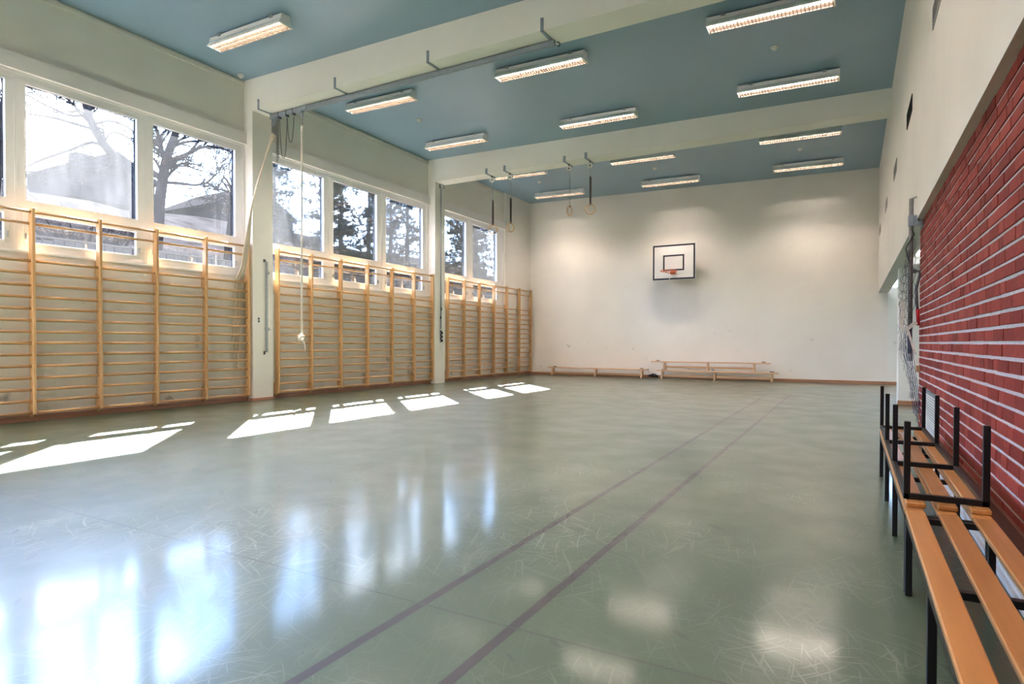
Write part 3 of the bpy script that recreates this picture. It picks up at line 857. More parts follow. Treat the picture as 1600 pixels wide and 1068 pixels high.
# ------------------------------------------------------------------ gymnastic rings on the far beam
YK = 12.85
def ribbon(mb, x, y, z0, z1, w0, w1, a0, a1, th=.0025, n=10):
    vs = []
    for i in range(n + 1):
        t = i / n; z = z0 + (z1 - z0) * t; a = a0 + (a1 - a0) * t; w = (w0 + (w1 - w0) * t) / 2
        u = Vector((math.cos(a), math.sin(a), 0)); v = Vector((-math.sin(a), math.cos(a), 0))
        for su, sv in ((-1, -1), (1, -1), (1, 1), (-1, 1)):
            vs.append(Vector((x, y, z)) + u * w * su + v * th * sv)
    fs = [(i * 4 + k, i * 4 + (k + 1) % 4, (i + 1) * 4 + (k + 1) % 4, (i + 1) * 4 + k) for i in range(n) for k in range(4)]
    fs += [(3, 2, 1, 0), (n * 4, n * 4 + 1, n * 4 + 2, n * 4 + 3)]
    return mb.add(vs, fs)
RINGS = [(-7.761, -7.709, 4.627, 4.535, 3.822, 0, 1.45, .54, 'leftmost ring, seen flat on'), (-7.256, -7.207, 4.626, 4.530, 3.822, .80, .75, 1.0, 'second ring from the left, seen turned'),
         (-5.698, -5.660, 4.876, 4.785, 4.062, 1.0, 1.90, 1.95, 'third ring from the left, seen nearly edge on'), (-5.178, -5.156, 4.878, 4.787, 4.044, 0, .35, .35, 'rightmost ring, highest on its broad strap')]
for i, (xb, xr, zq, zs, zr, tw, a0, a1, lb) in enumerate(RINGS):
    b = thing('ring_bracket', (xb, 12.63, 5.14), 'grey angled bracket with pulley above the ' + ('leftmost ring', 'second ring from the left', 'third ring from the left', 'rightmost ring')[i], 'bracket', 'ring brackets on the far beam')
    mb = MB().box(xb - .032, xb + .032, 12.618, 12.63, 5.128, 5.262, .003).box(xb - .030, xb + .030, 12.618, 13.08, 5.128, 5.139, .002)
    mb.build('angle_plate', M['bracket'], b)
    xq = (xb + xr) / 2
    mb = MB().box(xq - .010, xq + .010, YK - .025, YK + .025, 5.085, 5.13).tube([(xq + .03, YK + .02, 5.09), (xq + .052, YK + .035, 5.05), (xq + .045, YK + .03, 5.0), (xq + .02, YK + .02, 4.975)], .008, 6).disc((xq, YK, 5.030), (.52, -.85, 0), .018, .032, 12)
    mb.build('pulley_hanger', M['darksteel'], b)
    MB().disc((xq, YK, 5.030), (.52, -.85, 0), .062, .018, 24).build('pulley_wheel', M['plastic'], b)
    g = thing('gymnastic_ring', (xr, YK, zr), 'wooden gymnastic ring on a dark strap: ' + lb, 'gymnastic ring', 'gymnastic rings')
    MB().tube([(xq, YK - .065, 5.03), (xr, YK, zq)], .0045, 6).tube([(xq, YK + .065, 5.03), (xr, YK, zq)], .0035, 6).build('cord', M['bracket'], g)
    mb = MB(); mb.torus((xr, YK, zq - .01), (.4, 1, 0), .014, .005, 12, 6); mb.tube([(xr, YK, zq - .02), (xr, YK, zs)], .009, 8); mb.torus((xr, YK, zs + .004), (0, 1, 0), .020, .005, 14, 6)
    mb.build('swivel_hook', M['steel'], g)
    R = .106
    mb = MB()
    ribbon(mb, xr, YK, zs, zr + R + .010, .046, .042, a0, a1, .004)
    # the strap wraps the ring
    mb.torus((xr, YK, zr + R), (math.cos(a1) , math.sin(a1), 0), .016, .008, 12, 6)
    mb.build('strap', M['strap'], g)
    d = Vector((-xr, -YK, 0)).normalized(); d = Matrix.Rotation(tw, 3, 'Z') @ d
    MB().torus((xr, YK, zr), d, R, .0135, 40, 10).build('ring', M['ring'], g)

# hoist pulley, cord and cleat on the far pillar
r = thing('hoist_cord', (XP, 12.85, 1.05), 'hoist cord with pulley and black cleat on the ring pillar', 'hoist cord')
MB().disc((XP + .03, 12.89, 5.065), (1, -.15, 0), .060, .024, 24).build('pulley_wheel', M['plastic'], r)
MB().box(XP, XP + .016, 12.81, 12.97, 5.02, 5.115, .004).box(XP, XP + .05, 12.952, 12.964, 5.02, 5.11).build('pulley_bracket', M['darksteel'], r)
MB().tube([(XP + .03, 12.835, 5.06), (XP + .03, 12.84, 3.4), (XP + .02, 12.845, 1.40)], .009, 6).tube([(XP + .03, 12.86, 5.0), (XP + .02, 12.865, 3.4), (XP + .02, 12.875, 1.40)], .006, 6).build('cord', M['bracket'], r)
mb = MB().tube([(XP + .025, 12.865, 1.95), (XP + .025, 12.866, 1.88)], .018, 8).tube([(XP + .022, 12.845, 1.72), (XP + .022, 12.846, 1.66)], .018, 8); mb.build('stopper', M['black'], r)
mb = MB().box(XP, XP + .01, 12.83, 12.91, 1.07, 1.37, .003)
mb.build('cleat_plate', M['steel'], r)
mb = MB()
for k in range(3):
    z = 1.34 - k * .1
    mb.tube([(XP + .012, 12.84, z), (XP + .04, 12.845, z), (XP + .045, 12.85, z - .06), (XP + .02, 12.85, z - .08)], .015, 8).tube([(XP + .012, 12.90, z - .02), (XP + .04, 12.895, z - .02), (XP + .045, 12.89, z - .08)], .013, 8)
mb.build('cleat', M['black'], r)

# steel post socket rail on the near pillar and its keyhole plate
r = thing('net_rail', (XP, 7.49, 1.69), 'narrow vertical steel net rail fixed to the rope pillar', 'net rail')
MB().box(XP + .012, XP + .030, 7.47, 7.515, .875, 2.51, .003).build('rail', M['steel'], r)
mb = MB().box(XP, XP + .022, 7.435, 7.475, 2.505, 2.545, .003).box(XP, XP + .020, 7.43, 7.52, 2.495, 2.512, .002).box(XP, XP + .020, 7.44, 7.52, .87, .885, .002).box(XP, XP + .022, 7.435, 7.462, .825, .87, .003); mb.build('end_bracket', M['darksteel'], r)
mb = MB().box(XP + .028, XP + .042, 7.465, 7.53, 2.27, 2.33, .003).tube([(XP + .04, 7.50, 2.30), (XP + .065, 7.53, 2.295)], .008, 6); mb.build('slider', M['steel'], r)
mb = MB().box(XP + .028, XP + .042, 7.45, 7.53, 1.26, 1.31, .003).tube([(XP + .035, 7.45, 1.29), (XP + .06, 7.44, 1.33)], .009, 6).tube([(XP + .035, 7.53, 1.285), (XP + .06, 7.545, 1.27)], .008, 6); mb.build('clamp', M['steel'], r)
r = thing('key_plate', (XP, 7.335, 1.44), 'tiny metal key plate on the rope pillar left of the rail', 'key plate')
MB().box(XP, XP + .006, 7.315, 7.355, 1.40, 1.49, .002).build('plate', M['steel'], r)
MB().disc((XP + .006, 7.335, 1.468), (1, 0, 0), .012, .006, 12).disc((XP + .006, 7.335, 1.422), (1, 0, 0), .012, .006, 12).build('keyhole', M['hole'], r)

# ------------------------------------------------------------------ basketball backboard
YBB = 17.80
r = thing('basketball_backboard', (-4.545, YB, 2.88), 'white basketball backboard with black outlines and orange hoop on far wall', 'basketball backboard')
bx0, bx1, bz0, bz1 = -5.17, -3.92, 2.88, 3.92
MB().box(bx0, bx1, YBB, YBB + .025, bz0, bz1, .003).build('board', M['board'], r)
def frame(mb, x0, x1, z0, z1, t, y0, y1, gap=None):
    mb.box(x0, x0 + t, y0, y1, z0, z1).box(x1 - t, x1, y0, y1, z0, z1).box(x0 + t, x1 - t, y0, y1, z1 - t, z1)
    if gap:
        mb.box(x0 + t, gap - .014, y0, y1, z0, z0 + t).box(gap + .014, x1 - t, y0, y1, z0, z0 + t)
    else:
        mb.box(x0 + t, x1 - t, y0, y1, z0, z0 + t)
    return mb
frame(MB(), bx0 + .012, bx1 - .012, bz0 + .012, bz1 - .012, .048, YBB - .0015, YBB + .001, gap=-4.66).build('border_line', M['navy'], r)
frame(MB(), -4.855, -4.240, 3.150, 3.612, .046, YBB - .0015, YBB + .001).build('target_line', M['navy'], r)
mb = MB().box(-4.672, -4.648, YBB - .012, YBB, 2.87, 2.935, .002); mb.build('bottom_clip', M['steel'], r)
hc = Vector((-4.575, YBB - .43, 3.10))
mb = MB().torus(hc, (0, 0, 1), .225, .010, 40, 8)
mb.tube([(-4.63, YBB - .10, 3.06), (-4.74, YBB - .36, 3.09)], .007, 6).tube([(-4.46, YBB - .10, 3.06), (-4.41, YBB - .36, 3.09)], .007, 6)
for k in range(12):
    a = 2 * PI * k / 12; p = hc + Vector((math.cos(a) * .225, math.sin(a) * .225, -.018)); mb.torus(p, (-math.sin(a), math.cos(a), 0), .010, .003, 8, 5)
h = mb.build('hoop', M['orange'], r)
mb = MB().box(-4.625, -4.465, YBB - .012, YBB, 3.04, 3.175, .003).box(-4.615, -4.475, YBB - .21, YBB, 3.095, 3.112, .003).box(-4.615, -4.605, YBB - .14, YBB, 3.05, 3.11).box(-4.485, -4.475, YBB - .14, YBB, 3.05, 3.11).box(-4.605, -4.485, YBB - .145, YBB - .135, 3.04, 3.11)
mb.build('mount_plate', M['orange'], h)
mb = MB()
for x in (-5.0, -4.09):
    mb.box(x - .02, x + .02, YBB + .025, YB, 3.70, 3.74).box(x - .02, x + .02, YBB + .025, YB, 3.02, 3.06).box(x - .03, x + .03, YB - .012, YB, 2.98, 3.80)
mb.build('wall_frame', M['steel'], r)

# ------------------------------------------------------------------ gym benches by the far wall
def gym_bench(x0, x1, y, z, label, h=.275, inset=.10, back=0):
    r = thing('gym_bench', ((x0 + x1) / 2, y, z), label, 'gym bench', 'wooden gym benches by the far wall')
    MB().box(x0, x1, y - .115, y + .115, z + h - .034, z + h, .006).build('seat', M['bench'], r)
    MB().box(x0 + inset, x1 - inset, y - .030, y + .030, z + .055, z + .115, .006).build('balance_beam', M['bench'], r)
    for k in range(3):
        x = (x0 + inset + .04) + (x1 - x0 - 2 * inset - .08) * k / 2
        mb = MB()
        mb.prism([(y - .115, z), (y - .06, z), (y - .05, z + .03), (y + .05, z + .03), (y + .06, z), (y + .115, z), (y + .085, z + .10), (y + .065, z + h - .034), (y - .065, z + h - .034), (y - .085, z + .10)], x - .022, x + .022, 'X')
        mb.build('leg', M['bench'], r)
    for s, xe in ((-1, x0), (1, x1)):
        mb = MB().box(xe - s * .17 - .06, xe - s * .17 + .06, y + .05, y + .10, z + h, z + h + .012, .003).tube([(xe - s * .17 - .05, y + .075, z + h + .012), (xe - s * .17, y + .075, z + h + .02), (xe - s * .17 + .05, y + .075, z + h + .012)], .009, 6)
        mb.build('wall_bar_hook', M['darksteel'], r)
    return r
gym_bench(-8.62, -5.38, 17.96, 0, 'low wooden gym bench standing alone by the far wall, left', .262, .10)
gym_bench(-5.02, -1.72, 17.83, 0, 'lower of the two stacked wooden gym benches by the far wall', .250, .12)
b3 = gym_bench(-5.20, -1.93, 17.85, .250 + .012, 'upper wooden gym bench stacked on another by the far wall', .250, .36)
# bit of dark cord lying between the benches
r = thing('tangled_cord', (-5.20, 18.0, 0), 'dark tangled cord on the floor between the far benches', 'cord')
mb = MB(); p = Vector((-5.33, 18.02, .012)); pts = []
for k in range(60):
    t = k / 59
    pts.append(Vector((-5.34 + .27 * t + .04 * math.sin(k * 1.9), 18.03 + .05 * math.cos(k * 1.3), .02 + .10 * abs(math.sin(k * .7)) * (1 - abs(2 * t - 1) * .5))))
mb.tube(rope_pts(pts), .009, 5); mb.build('cord', M['net'], r)

# wall socket
r = thing('wall_socket', (-9.04, YB, .27), 'small white wall socket low beside the left corner', 'wall socket')
MB().box(-9.085, -8.995, YB - .022, YB, .225, .315, .006).build('cover', M['plastic'], r)
MB().disc((-9.04, YB - .023, .27), (0, 1, 0), .022, .004, 16).build('socket_well', M['vent'], r)

# ------------------------------------------------------------------ vents high on the right wall
VL = ['grey vent cut by the top edge of the photo, nearest of five', 'black open vent, second nearest of five', 'grey vent, third nearest of five on the right wall', 'grey vent, fourth nearest of five on the right wall', 'small grey vent nearest the far wall']
for i, (a, b) in enumerate(((5.50, 6.26), (8.29, 9.02), (11.02, 11.74), (13.86, 14.54), (16.86, 17.55))):
    z0, z1 = 3.695, 3.885
    r = thing('wall_vent', (XR, (a + b) / 2, z0), VL[i], 'wall vent', 'vents on the upper right wall')
    frame_mb = MB()
    for q in ((a, a + .02, z0, z1), (b - .02, b, z0, z1), (a + .02, b - .02, z0, z0 + .02), (a + .02, b - .02, z1 - .02, z1)):
        frame_mb.box(XR - .008, XR, *q)
    frame_mb.build('frame', M['hole'] if i == 1 else M['vent'], r)
    MB().box(XR - .003, XR - .001, a + .02, b - .02, z0 + .02, z1 - .02).build('opening', M['hole'] if i == 1 else M['vent'], r)
    mb = MB(); n = 5
    for k in range(n):
        z = z0 + .035 + (z1 - z0 - .07) * k / (n - 1)
        mb.obox((XR - .006, (a + b) / 2, z), (.004, 0, .004), (0, (b - a) / 2 - .02, 0), (-.001, 0, .001))
    mb.build('louvres', M['hole'] if i == 1 else M['vent'], r)

# ------------------------------------------------------------------ slatted changing benches (black steel frames)
HB = .352
LG = .025
def slatted_bench(y0, y1, legs, x0, label, slat_seg=None, end_block=False):
    """upright bench: three slats on a black angle frame"""
    w = .302
    r = thing('slatted_bench', (x0 + w / 2, (y0 + y1) / 2, 0), label, 'slatted bench', 'slatted benches along the brick wall')
    for k in range(3):
        a = x0 + .002 + k * .1145
        mb = MB().box(a, a + .070, y0, y1, HB - .020, HB, .004)
        mb.build('slat', M['slat'], r)
    for x in (x0 + .002, x0 + w - LG):
        for y in legs:
            MB().box(x, x + LG, y, y + LG, 0, HB - .020, .002).build('leg', M['black'], r)
        MB().box(x, x + .022, legs[0], legs[-1] + LG, HB - .045, HB - .021, .002).build('side_rail', M['black'], r)
    for y in legs:
        MB().box(x0 + LG, x0 + w - LG, y, y + LG, HB - .045, HB - .0205, .002).build('crossbar', M['black'], r)
    return r
slatted_bench(.42, 3.030, (.46, 1.31, 2.165, 3.000), .200, 'slatted bench nearest the viewer, cut by the lower right corner')
slatted_bench(3.034, 5.700, (3.036, 3.893, 4.738, 5.580), .198, 'upright slatted bench underneath the upside down one')
# the third bench lies upside down on the second
x0, w = .203, .302
r = thing('slatted_bench', (x0 + w / 2, 4.4, HB), 'slatted bench turned upside down, black legs pointing up', 'slatted bench', 'slatted benches along the brick wall')
for k in range(3):
    a = x0 + .006 + k * .1115
    MB().box(a, a + .070, 3.085, 5.765, HB + .0005, HB + .0205, .004).build('slat', M['slat'], r)
z = HB + .0205
LEGS = (3.150, 3.985, 4.830, 5.672)
for x in (x0, x0 + w - LG):
    for y in LEGS:
        MB().box(x, x + LG, y, y + LG, z, z + .337, .002).build('leg', M['black'], r)
    MB().box(x, x + .022, LEGS[0], LEGS[-1] + LG, z, z + .024, .002).build('side_rail', M['black'], r)
for y in LEGS:
    MB().box(x0 + LG, x0 + w - LG, y, y + LG, z, z + .025, .002).build('crossbar', M['black'], r)

# ------------------------------------------------------------------ radiator in the brick recess
r = thing('radiator', (XB, (NY0 + NY1) / 2, 0), 'white louvred radiator set into the brick wall behind the benches', 'radiator')
MB().box(XB + .009, XB + .20, NY0 + .012, NY1 - .012, .06, NZ - .012, .004).build('body', M['radbody'], r)
mb = MB(); n = 20
for k in range(n):
    z = .09 + (NZ - .14) * k / (n - 1)
    mb.box(XB + .004, XB + .009, NY0 + .02, NY1 - .22, z - .007, z + .007)
mb.build('louvres', M['rad'], r)
mb = MB().box(XB + .0, XB + .19, NY1 - .21, NY1 - .012, .03, NZ - .02, .006)
e = mb.build('end_cover', M['concrete'], r)
mb = MB()
for k in range(7): mb.disc((XB + .05, NY1 - .212, .16 + k * .05), (0, 1, 0), .008, .004, 8)
mb.build('screw', M['darksteel'], e)
mb = MB().box(XB + .02, XB + .05, NY0 + .10, NY0 + .13, 0, .06).box(XB + .02, XB + .05, NY1 - .30, NY1 - .27, 0, .06); mb.build('foot', M['rad'], r)

# ------------------------------------------------------------------ net post hung on the brick corner, net, strap
PX, PY = .532, 7.60
r = thing('net_post', (PX, PY, .88), 'grey steel net post clamped upright to the end of the brick wall', 'net post')
MB().tube([(PX, PY, .90), (PX, PY, 2.555)], .021, 16).build('post_tube', M['pole'], r)
MB().tube([(PX, PY, .865), (PX, PY, .94)], .028, 16).build('foot_sleeve', M['steel'], r)
mb = MB().box(PX - .028, PX + .028, PY - .028, PY + .028, 2.27, 2.385, .006).box(PX + .026, XB, PY - .030, PY - .018, 2.27, 2.38, .003).box(XB - .008, XB, PY - .03, PY + .14, 2.25, 2.39, .003)
mb.build('wall_clamp', M['bracket'], r)
mb = MB().disc((PX + .065, PY - .032, 2.33), (0, 1, 0), .010, .006, 12); mb.build('clamp_bolt', M['black'], r)
mb = MB().tube([(PX - .02, PY, 2.552), (PX + .055, PY - .005, 2.575), (PX + .062, PY - .005, 2.60), (PX + .066, PY - .005, 2.64)], .009, 8).tube([(PX + .066, PY - .005, 2.63), (PX + .066, PY - .005, 2.385)], .0035, 6)
mb.build('top_hook', M['steel'], r)
mb = MB().tube([(PX + .02, PY - .012, 1.80), (PX + .075, PY - .014, 1.795), (PX + .078, PY - .014, 1.76), (PX + .05, PY - .014, 1.62), (PX + .056, PY - .014, 1.46), (PX + .064, PY - .014, 1.40)], .013, 8).box(PX + .018, PX + .05, PY - .03, PY + .01, 1.78, 1.82, .003)
cr = mb.build('crank_lever', M['darksteel'], r)
MB().tube([(PX + .062, PY - .014, 1.405), (PX + .072, PY - .014, 1.235)], .017, 10).build('grip', M['red'], cr)
mb = MB().tube([(PX + .004, PY - .022, 2.24), (PX + .026, PY - .024, 2.18), (PX - .03, PY - .03, 2.08), (PX - .045, PY - .03, 2.03), (PX - .03, PY - .03, 1.96), (PX - .016, PY - .028, 1.90)], .006, 8); mb.build('black_cable', M['black'], r)
r = thing('wood_block', (.63, 7.80, .78), 'small raw wooden block on the brick corner below the net post', 'wood block')
MB().box(.596, .633, 7.70, 7.80, .745, .815, .004).build('block', M['block'], r)

r = thing('volleyball_net', (PX, PY - .03, .0), 'dark volleyball net bundled and draped down the net post', 'net')
rnd = random.Random(3)
mb = MB()
# knotted diamond mesh, gathered and hanging in loose folds
cols = 8; rows = 30
def nxy(i, j):
    t = j / (rows - 1); z = 2.02 - 1.90 * t
    spread = .018 + .05 * math.sin(min(1, t * 1.15) * PI) + .03 * max(0, t - .5)
    cx = PX - .020 - .035 * math.sin(min(1, t * 1.3) * PI) + (.13 * max(0, t - .55) / .45)
    s_ = (i / (cols - 1) - .5) * 2
    f = math.sin(i * 2.1 + j * .9) * .4 + math.sin(i * .8 - j * 1.7) * .35
    return Vector((cx + spread * (s_ * .75 + .25 * f), PY - .034 - .020 * math.cos(i * 1.7) + .012 * math.sin(j + i), z + .018 * math.sin(i * 3.1 + j * 2.3)))
P = [[nxy(i, j) for j in range(rows)] for i in range(cols)]
for i in range(cols):
    for j in range(rows - 1):
        i2 = i + (1 if (i + j) % 2 == 0 else -1)
        if 0 <= i2 < cols:
            a, b = P[i][j], P[i2][j + 1]
            mb.tube([a, (a + b) / 2 + Vector((rnd.uniform(-.010, .010), rnd.uniform(-.006, .006), -.006)), b], .0014, 4)
# loose loops that stick out at the left
for k in range(7):
    z = 1.86 - k * .085; a = Vector((PX - .02, PY - .03, z)); o = .03 + .045 * math.sin((k + 1) / 8 * PI)
    mb.tube(rope_pts([a, a + Vector((-o, -.004, -.03)), a + Vector((-o * 1.1, -.004, -.08)), a + Vector((-.004, 0, -.12))]), .0018, 4)
for k in range(5):
    z = 2.14 - k * .15; a = Vector((PX + .02, PY - .015, z))
    mb.tube(rope_pts([a, a + Vector((.02, 0, -.04)), a + Vector((.016, 0, -.10)), a + Vector((0, 0, -.15))]), .0022, 4)
mb.build('mesh', M['net'], r)
mb = MB()
for k in range(5):
    x = PX - .045 + .016 * k
    pts = [(x, PY - .035, 1.22), (x - .012, PY - .04, 1.08), (x - .006 + .004 * k, PY - .04, .93), (x + .03, PY - .04, .75), (x + .062, PY - .03, .50), (x + .085, PY - .02, .32 - .03 * (k % 3))]
    mb.tube(rope_pts(pts), .0026, 5)
mb.build('border_cord', M['bluenet'], r)
mb = MB()
def tape(pts, w, th=.003):
    pts = [Vector(p) for p in rope_pts(pts)]
    for a, b in zip(pts[:-1], pts[1:]):
        d = (b - a); L = d.length / 2; d = d.normalized(); n = Vector((0, 1, 0)); u = d.cross(n).normalized()
        mb.obox((a + b) / 2, d * (L + .002), u * w / 2, n * th)
tape([(PX + .055, PY - .045, 1.265), (PX + .02, PY - .05, 1.245), (PX - .03, PY - .052, 1.20), (PX - .075, PY - .048, 1.215), (PX - .082, PY - .045, 1.29), (PX - .06, PY - .045, 1.37), (PX - .075, PY - .045, 1.50)], .035)
tape([(PX - .03, PY - .055, 1.21), (PX + .0, PY - .056, 1.10), (PX + .035, PY - .055, .97), (PX + .05, PY - .05, .94)], .022)
mb.build('head_tape', M['canvas'], r)

# ------------------------------------------------------------------ outside
def terrain(x, y):
    ks = ((-9.6, .15), (-11, .5), (-14, 2.0), (-17, 3.1), (-25, 5.4), (-40, 9.7), (-62, 11.5), (-90, 12))
    for (xa, za), (xb, zb) in zip(ks[:-1], ks[1:]):
        if x >= xb:
            t = (x - xa) / (xb - xa); base = za + (zb - za) * t; break
    else:
        base = 12
    return base + (.25 * math.sin(x * .7 + y * .31) + .2 * math.sin(y * .53 - x * .2)) * min(1, max(0, (-x - 10.5) / 5))
mb = MB(); nx, ny = 50, 60
vs = []
for i in range(nx + 1):
    x = -9.66 - 70 * (i / nx) ** 1.5
    for j in range(ny + 1):
        y = -20 + 125 * j / ny
        vs.append((x, y, terrain(x, y)))
mb.add(vs, [(i * (ny + 1) + j, (i + 1) * (ny + 1) + j, (i + 1) * (ny + 1) + j + 1, i * (ny + 1) + j + 1) for i in range(nx) for j in range(ny)], True)
struct('ground', mb, M['earth'], 'grey winter slope rising outside the windows', 'slope')

def bare_tree(x, y, h, lean, label, seed, trunk_r=.22, depth=6, first=.17):
    rn = random.Random(seed)
    z = terrain(x, y) - .1
    r = thing('bare_tree', (x, y, z), label, 'tree', 'bare trees outside')
    tr, br = MB(), MB()
    def grow(p, d, L, rad, lev):
        n = 4 if lev < 3 else 3
        pts = [p]; rs = [rad]
        for k in range(n):
            d = (d + Vector((rn.uniform(-1, 1), rn.uniform(-1, 1), rn.uniform(-.4, .8))) * (.10 + .05 * lev)).normalized()
            p = p + d * (L / n); pts.append(p); rs.append(rad * (1 - .35 * (k + 1) / n))
        (tr if lev < 2 else br).tube(pts, rs, 8 if lev < 2 else (5 if lev < 4 else 3))
        if lev >= depth: return
        m = rn.choice((2, 3)) if lev < 2 else rn.choice((2, 3, 3))
        for k in range(m):
            t = rn.uniform(.35, 1.0) if k else 1.0
            q = pts[min(n, max(1, int(round(t * n))))]
            a = rn.uniform(0, 2 * PI); sp = rn.uniform(.5, 1.05)
            o = d.orthogonal().normalized(); o = Matrix.Rotation(a, 3, d) @ o
            nd = (d * math.cos(sp) + o * math.sin(sp) + Vector((0, 0, .10))).normalized()
            grow(q, nd, L * rn.uniform(.62, .88), max(.019, rs[-1] * rn.uniform(.55, .85)), lev + 1)
    grow(Vector((x, y, z)), Vector(lean).normalized(), h * first, trunk_r, 0)
    tr.build('trunk', M['bark'], r); br.build('branches', M['twig'], r)
    return r
def limbed_tree(label, seed, limbs, radii, twigs=7, lift=.15):
    """bare tree built from its main limbs, which then branch and twig at random"""
    rn = random.Random(seed)
    x, y, z = limbs[0][0]; zg = terrain(x, y) - .15
    first = [(x, y - (limbs[0][1][1] - y) * .6, zg)] + list(limbs[0])
    r = thing('bare_tree', (x, y, zg), label, 'tree', 'bare trees outside')
    tr, br = MB(), MB()
    def grow(p, d, L, rad, lev):
        pts = [p]; rs = [rad]
        for k in range(4):
            d = (d + Vector((rn.uniform(-1, 1), rn.uniform(-1, 1), rn.uniform(-.6, .8))) * .22).normalized()
            p = p + d * (L / 4); pts.append(p); rs.append(max(.010, rad * (1 - .6 * (k + 1) / 4)))
        br.tube(pts, rs, 4)
        if lev >= 3: return
        for k in range(rn.choice((2, 3, 4))):
            q = pts[rn.choice((1, 2, 3, 4))]
            o = Matrix.Rotation(rn.uniform(0, 2 * PI), 3, d) @ d.orthogonal().normalized()
            sp = rn.uniform(.4, 1.0)
            grow(q, (d * math.cos(sp) + o * math.sin(sp)).normalized(), L * rn.uniform(.5, .8), max(.013, rad * .62), lev + 1)
    for n, (lm, (ra, rb)) in enumerate(zip([first] + list(limbs[1:]), radii)):
        pts = rope_pts(lm); m = len(pts)
        tr.tube(pts, [ra + (rb - ra) * k / (m - 1) for k in range(m)], 9 if n == 0 else 6)
        for k in range(twigs if n else twigs + 3):
            t = rn.uniform(.3 if n else .45, 1.0); q = pts[min(m - 1, int(t * m))]
            d = (pts[min(m - 1, int(t * m) + 1)] - pts[max(0, int(t * m) - 2)]).normalized()
            o = Matrix.Rotation(rn.uniform(0, 2 * PI), 3, d) @ d.orthogonal().normalized()
            sp = rn.uniform(.4, 1.1)
            grow(q, (d * math.cos(sp) + o * math.sin(sp) + Vector((0, 0, lift))).normalized(), rn.uniform(.5, 1.1), max(.016, (ra + (rb - ra) * t) * .45), 1)
    tr.build('trunk', M['bark'], r); br.build('branches', M['twig'], r)
    return r
limbed_tree('large bare tree seen through the clear window beside the rope pillar', 11, [
    [(-19.50, 11.52, 4.12), (-19.50, 11.60, 5.00), (-19.50, 11.67, 5.70), (-19.50, 11.78, 6.42), (-19.50, 11.87, 6.97), (-19.50, 12.02, 7.39), (-19.50, 12.19, 7.90), (-19.50, 12.33, 8.55)],
    [(-19.50, 11.89, 6.90), (-19.35, 12.23, 7.11), (-19.20, 12.51, 7.32), (-19.05, 12.79, 7.54), (-18.90, 13.24, 7.66), (-18.75, 13.71, 7.60)],
    [(-19.50, 11.83, 6.78), (-19.70, 11.83, 7.44), (-19.90, 11.80, 8.02), (-20.10, 11.76, 8.47)],
    [(-19.50, 11.78, 6.21), (-19.30, 12.20, 6.25), (-19.10, 12.63, 6.26), (-18.90, 12.92, 6.37), (-18.70, 13.10, 6.22), (-18.50, 13.52, 6.10)],
    [(-19.20, 12.45, 7.28), (-18.90, 12.62, 7.75), (-18.80, 12.36, 8.01), (-18.70, 12.41, 8.50)],
    [(-19.50, 12.02, 7.39), (-19.65, 12.61, 7.76), (-19.80, 13.38, 8.04), (-19.95, 14.24, 8.24)],
    [(-18.90, 12.90, 6.37), (-18.70, 13.10, 6.71), (-18.60, 13.03, 7.04), (-18.50, 12.84, 7.19)],
    [(-19.50, 11.78, 6.42), (-19.40, 11.51, 6.76), (-19.30, 11.28, 6.85), (-19.20, 10.99, 6.83)],
    [(-19.40, 11.90, 6.68), (-19.20, 12.32, 6.83), (-19.00, 12.68, 6.75), (-18.80, 13.09, 6.68)]],
    [(.21, .10), (.085, .03), (.08, .03), (.055, .022), (.045, .02), (.06, .022), (.03, .014), (.06, .02), (.035, .014)], 7)
limbed_tree('bare tree at the right side of the clear window beside the rope pillar', 21, [
    [(-20.50, 14.88, 4.87), (-20.50, 14.98, 5.69), (-20.50, 15.03, 6.52), (-20.50, 15.12, 7.11), (-20.50, 15.31, 7.81), (-20.50, 15.41, 8.66)],
    [(-20.45, 14.95, 6.24), (-20.30, 14.48, 6.42), (-20.20, 14.06, 6.20), (-20.10, 13.49, 6.15)],
    [(-20.45, 15.02, 6.74), (-20.50, 14.71, 7.17), (-20.60, 14.52, 6.82), (-20.70, 14.15, 6.51)]],
    [(.16, .07), (.05, .018), (.045, .018)], 7)
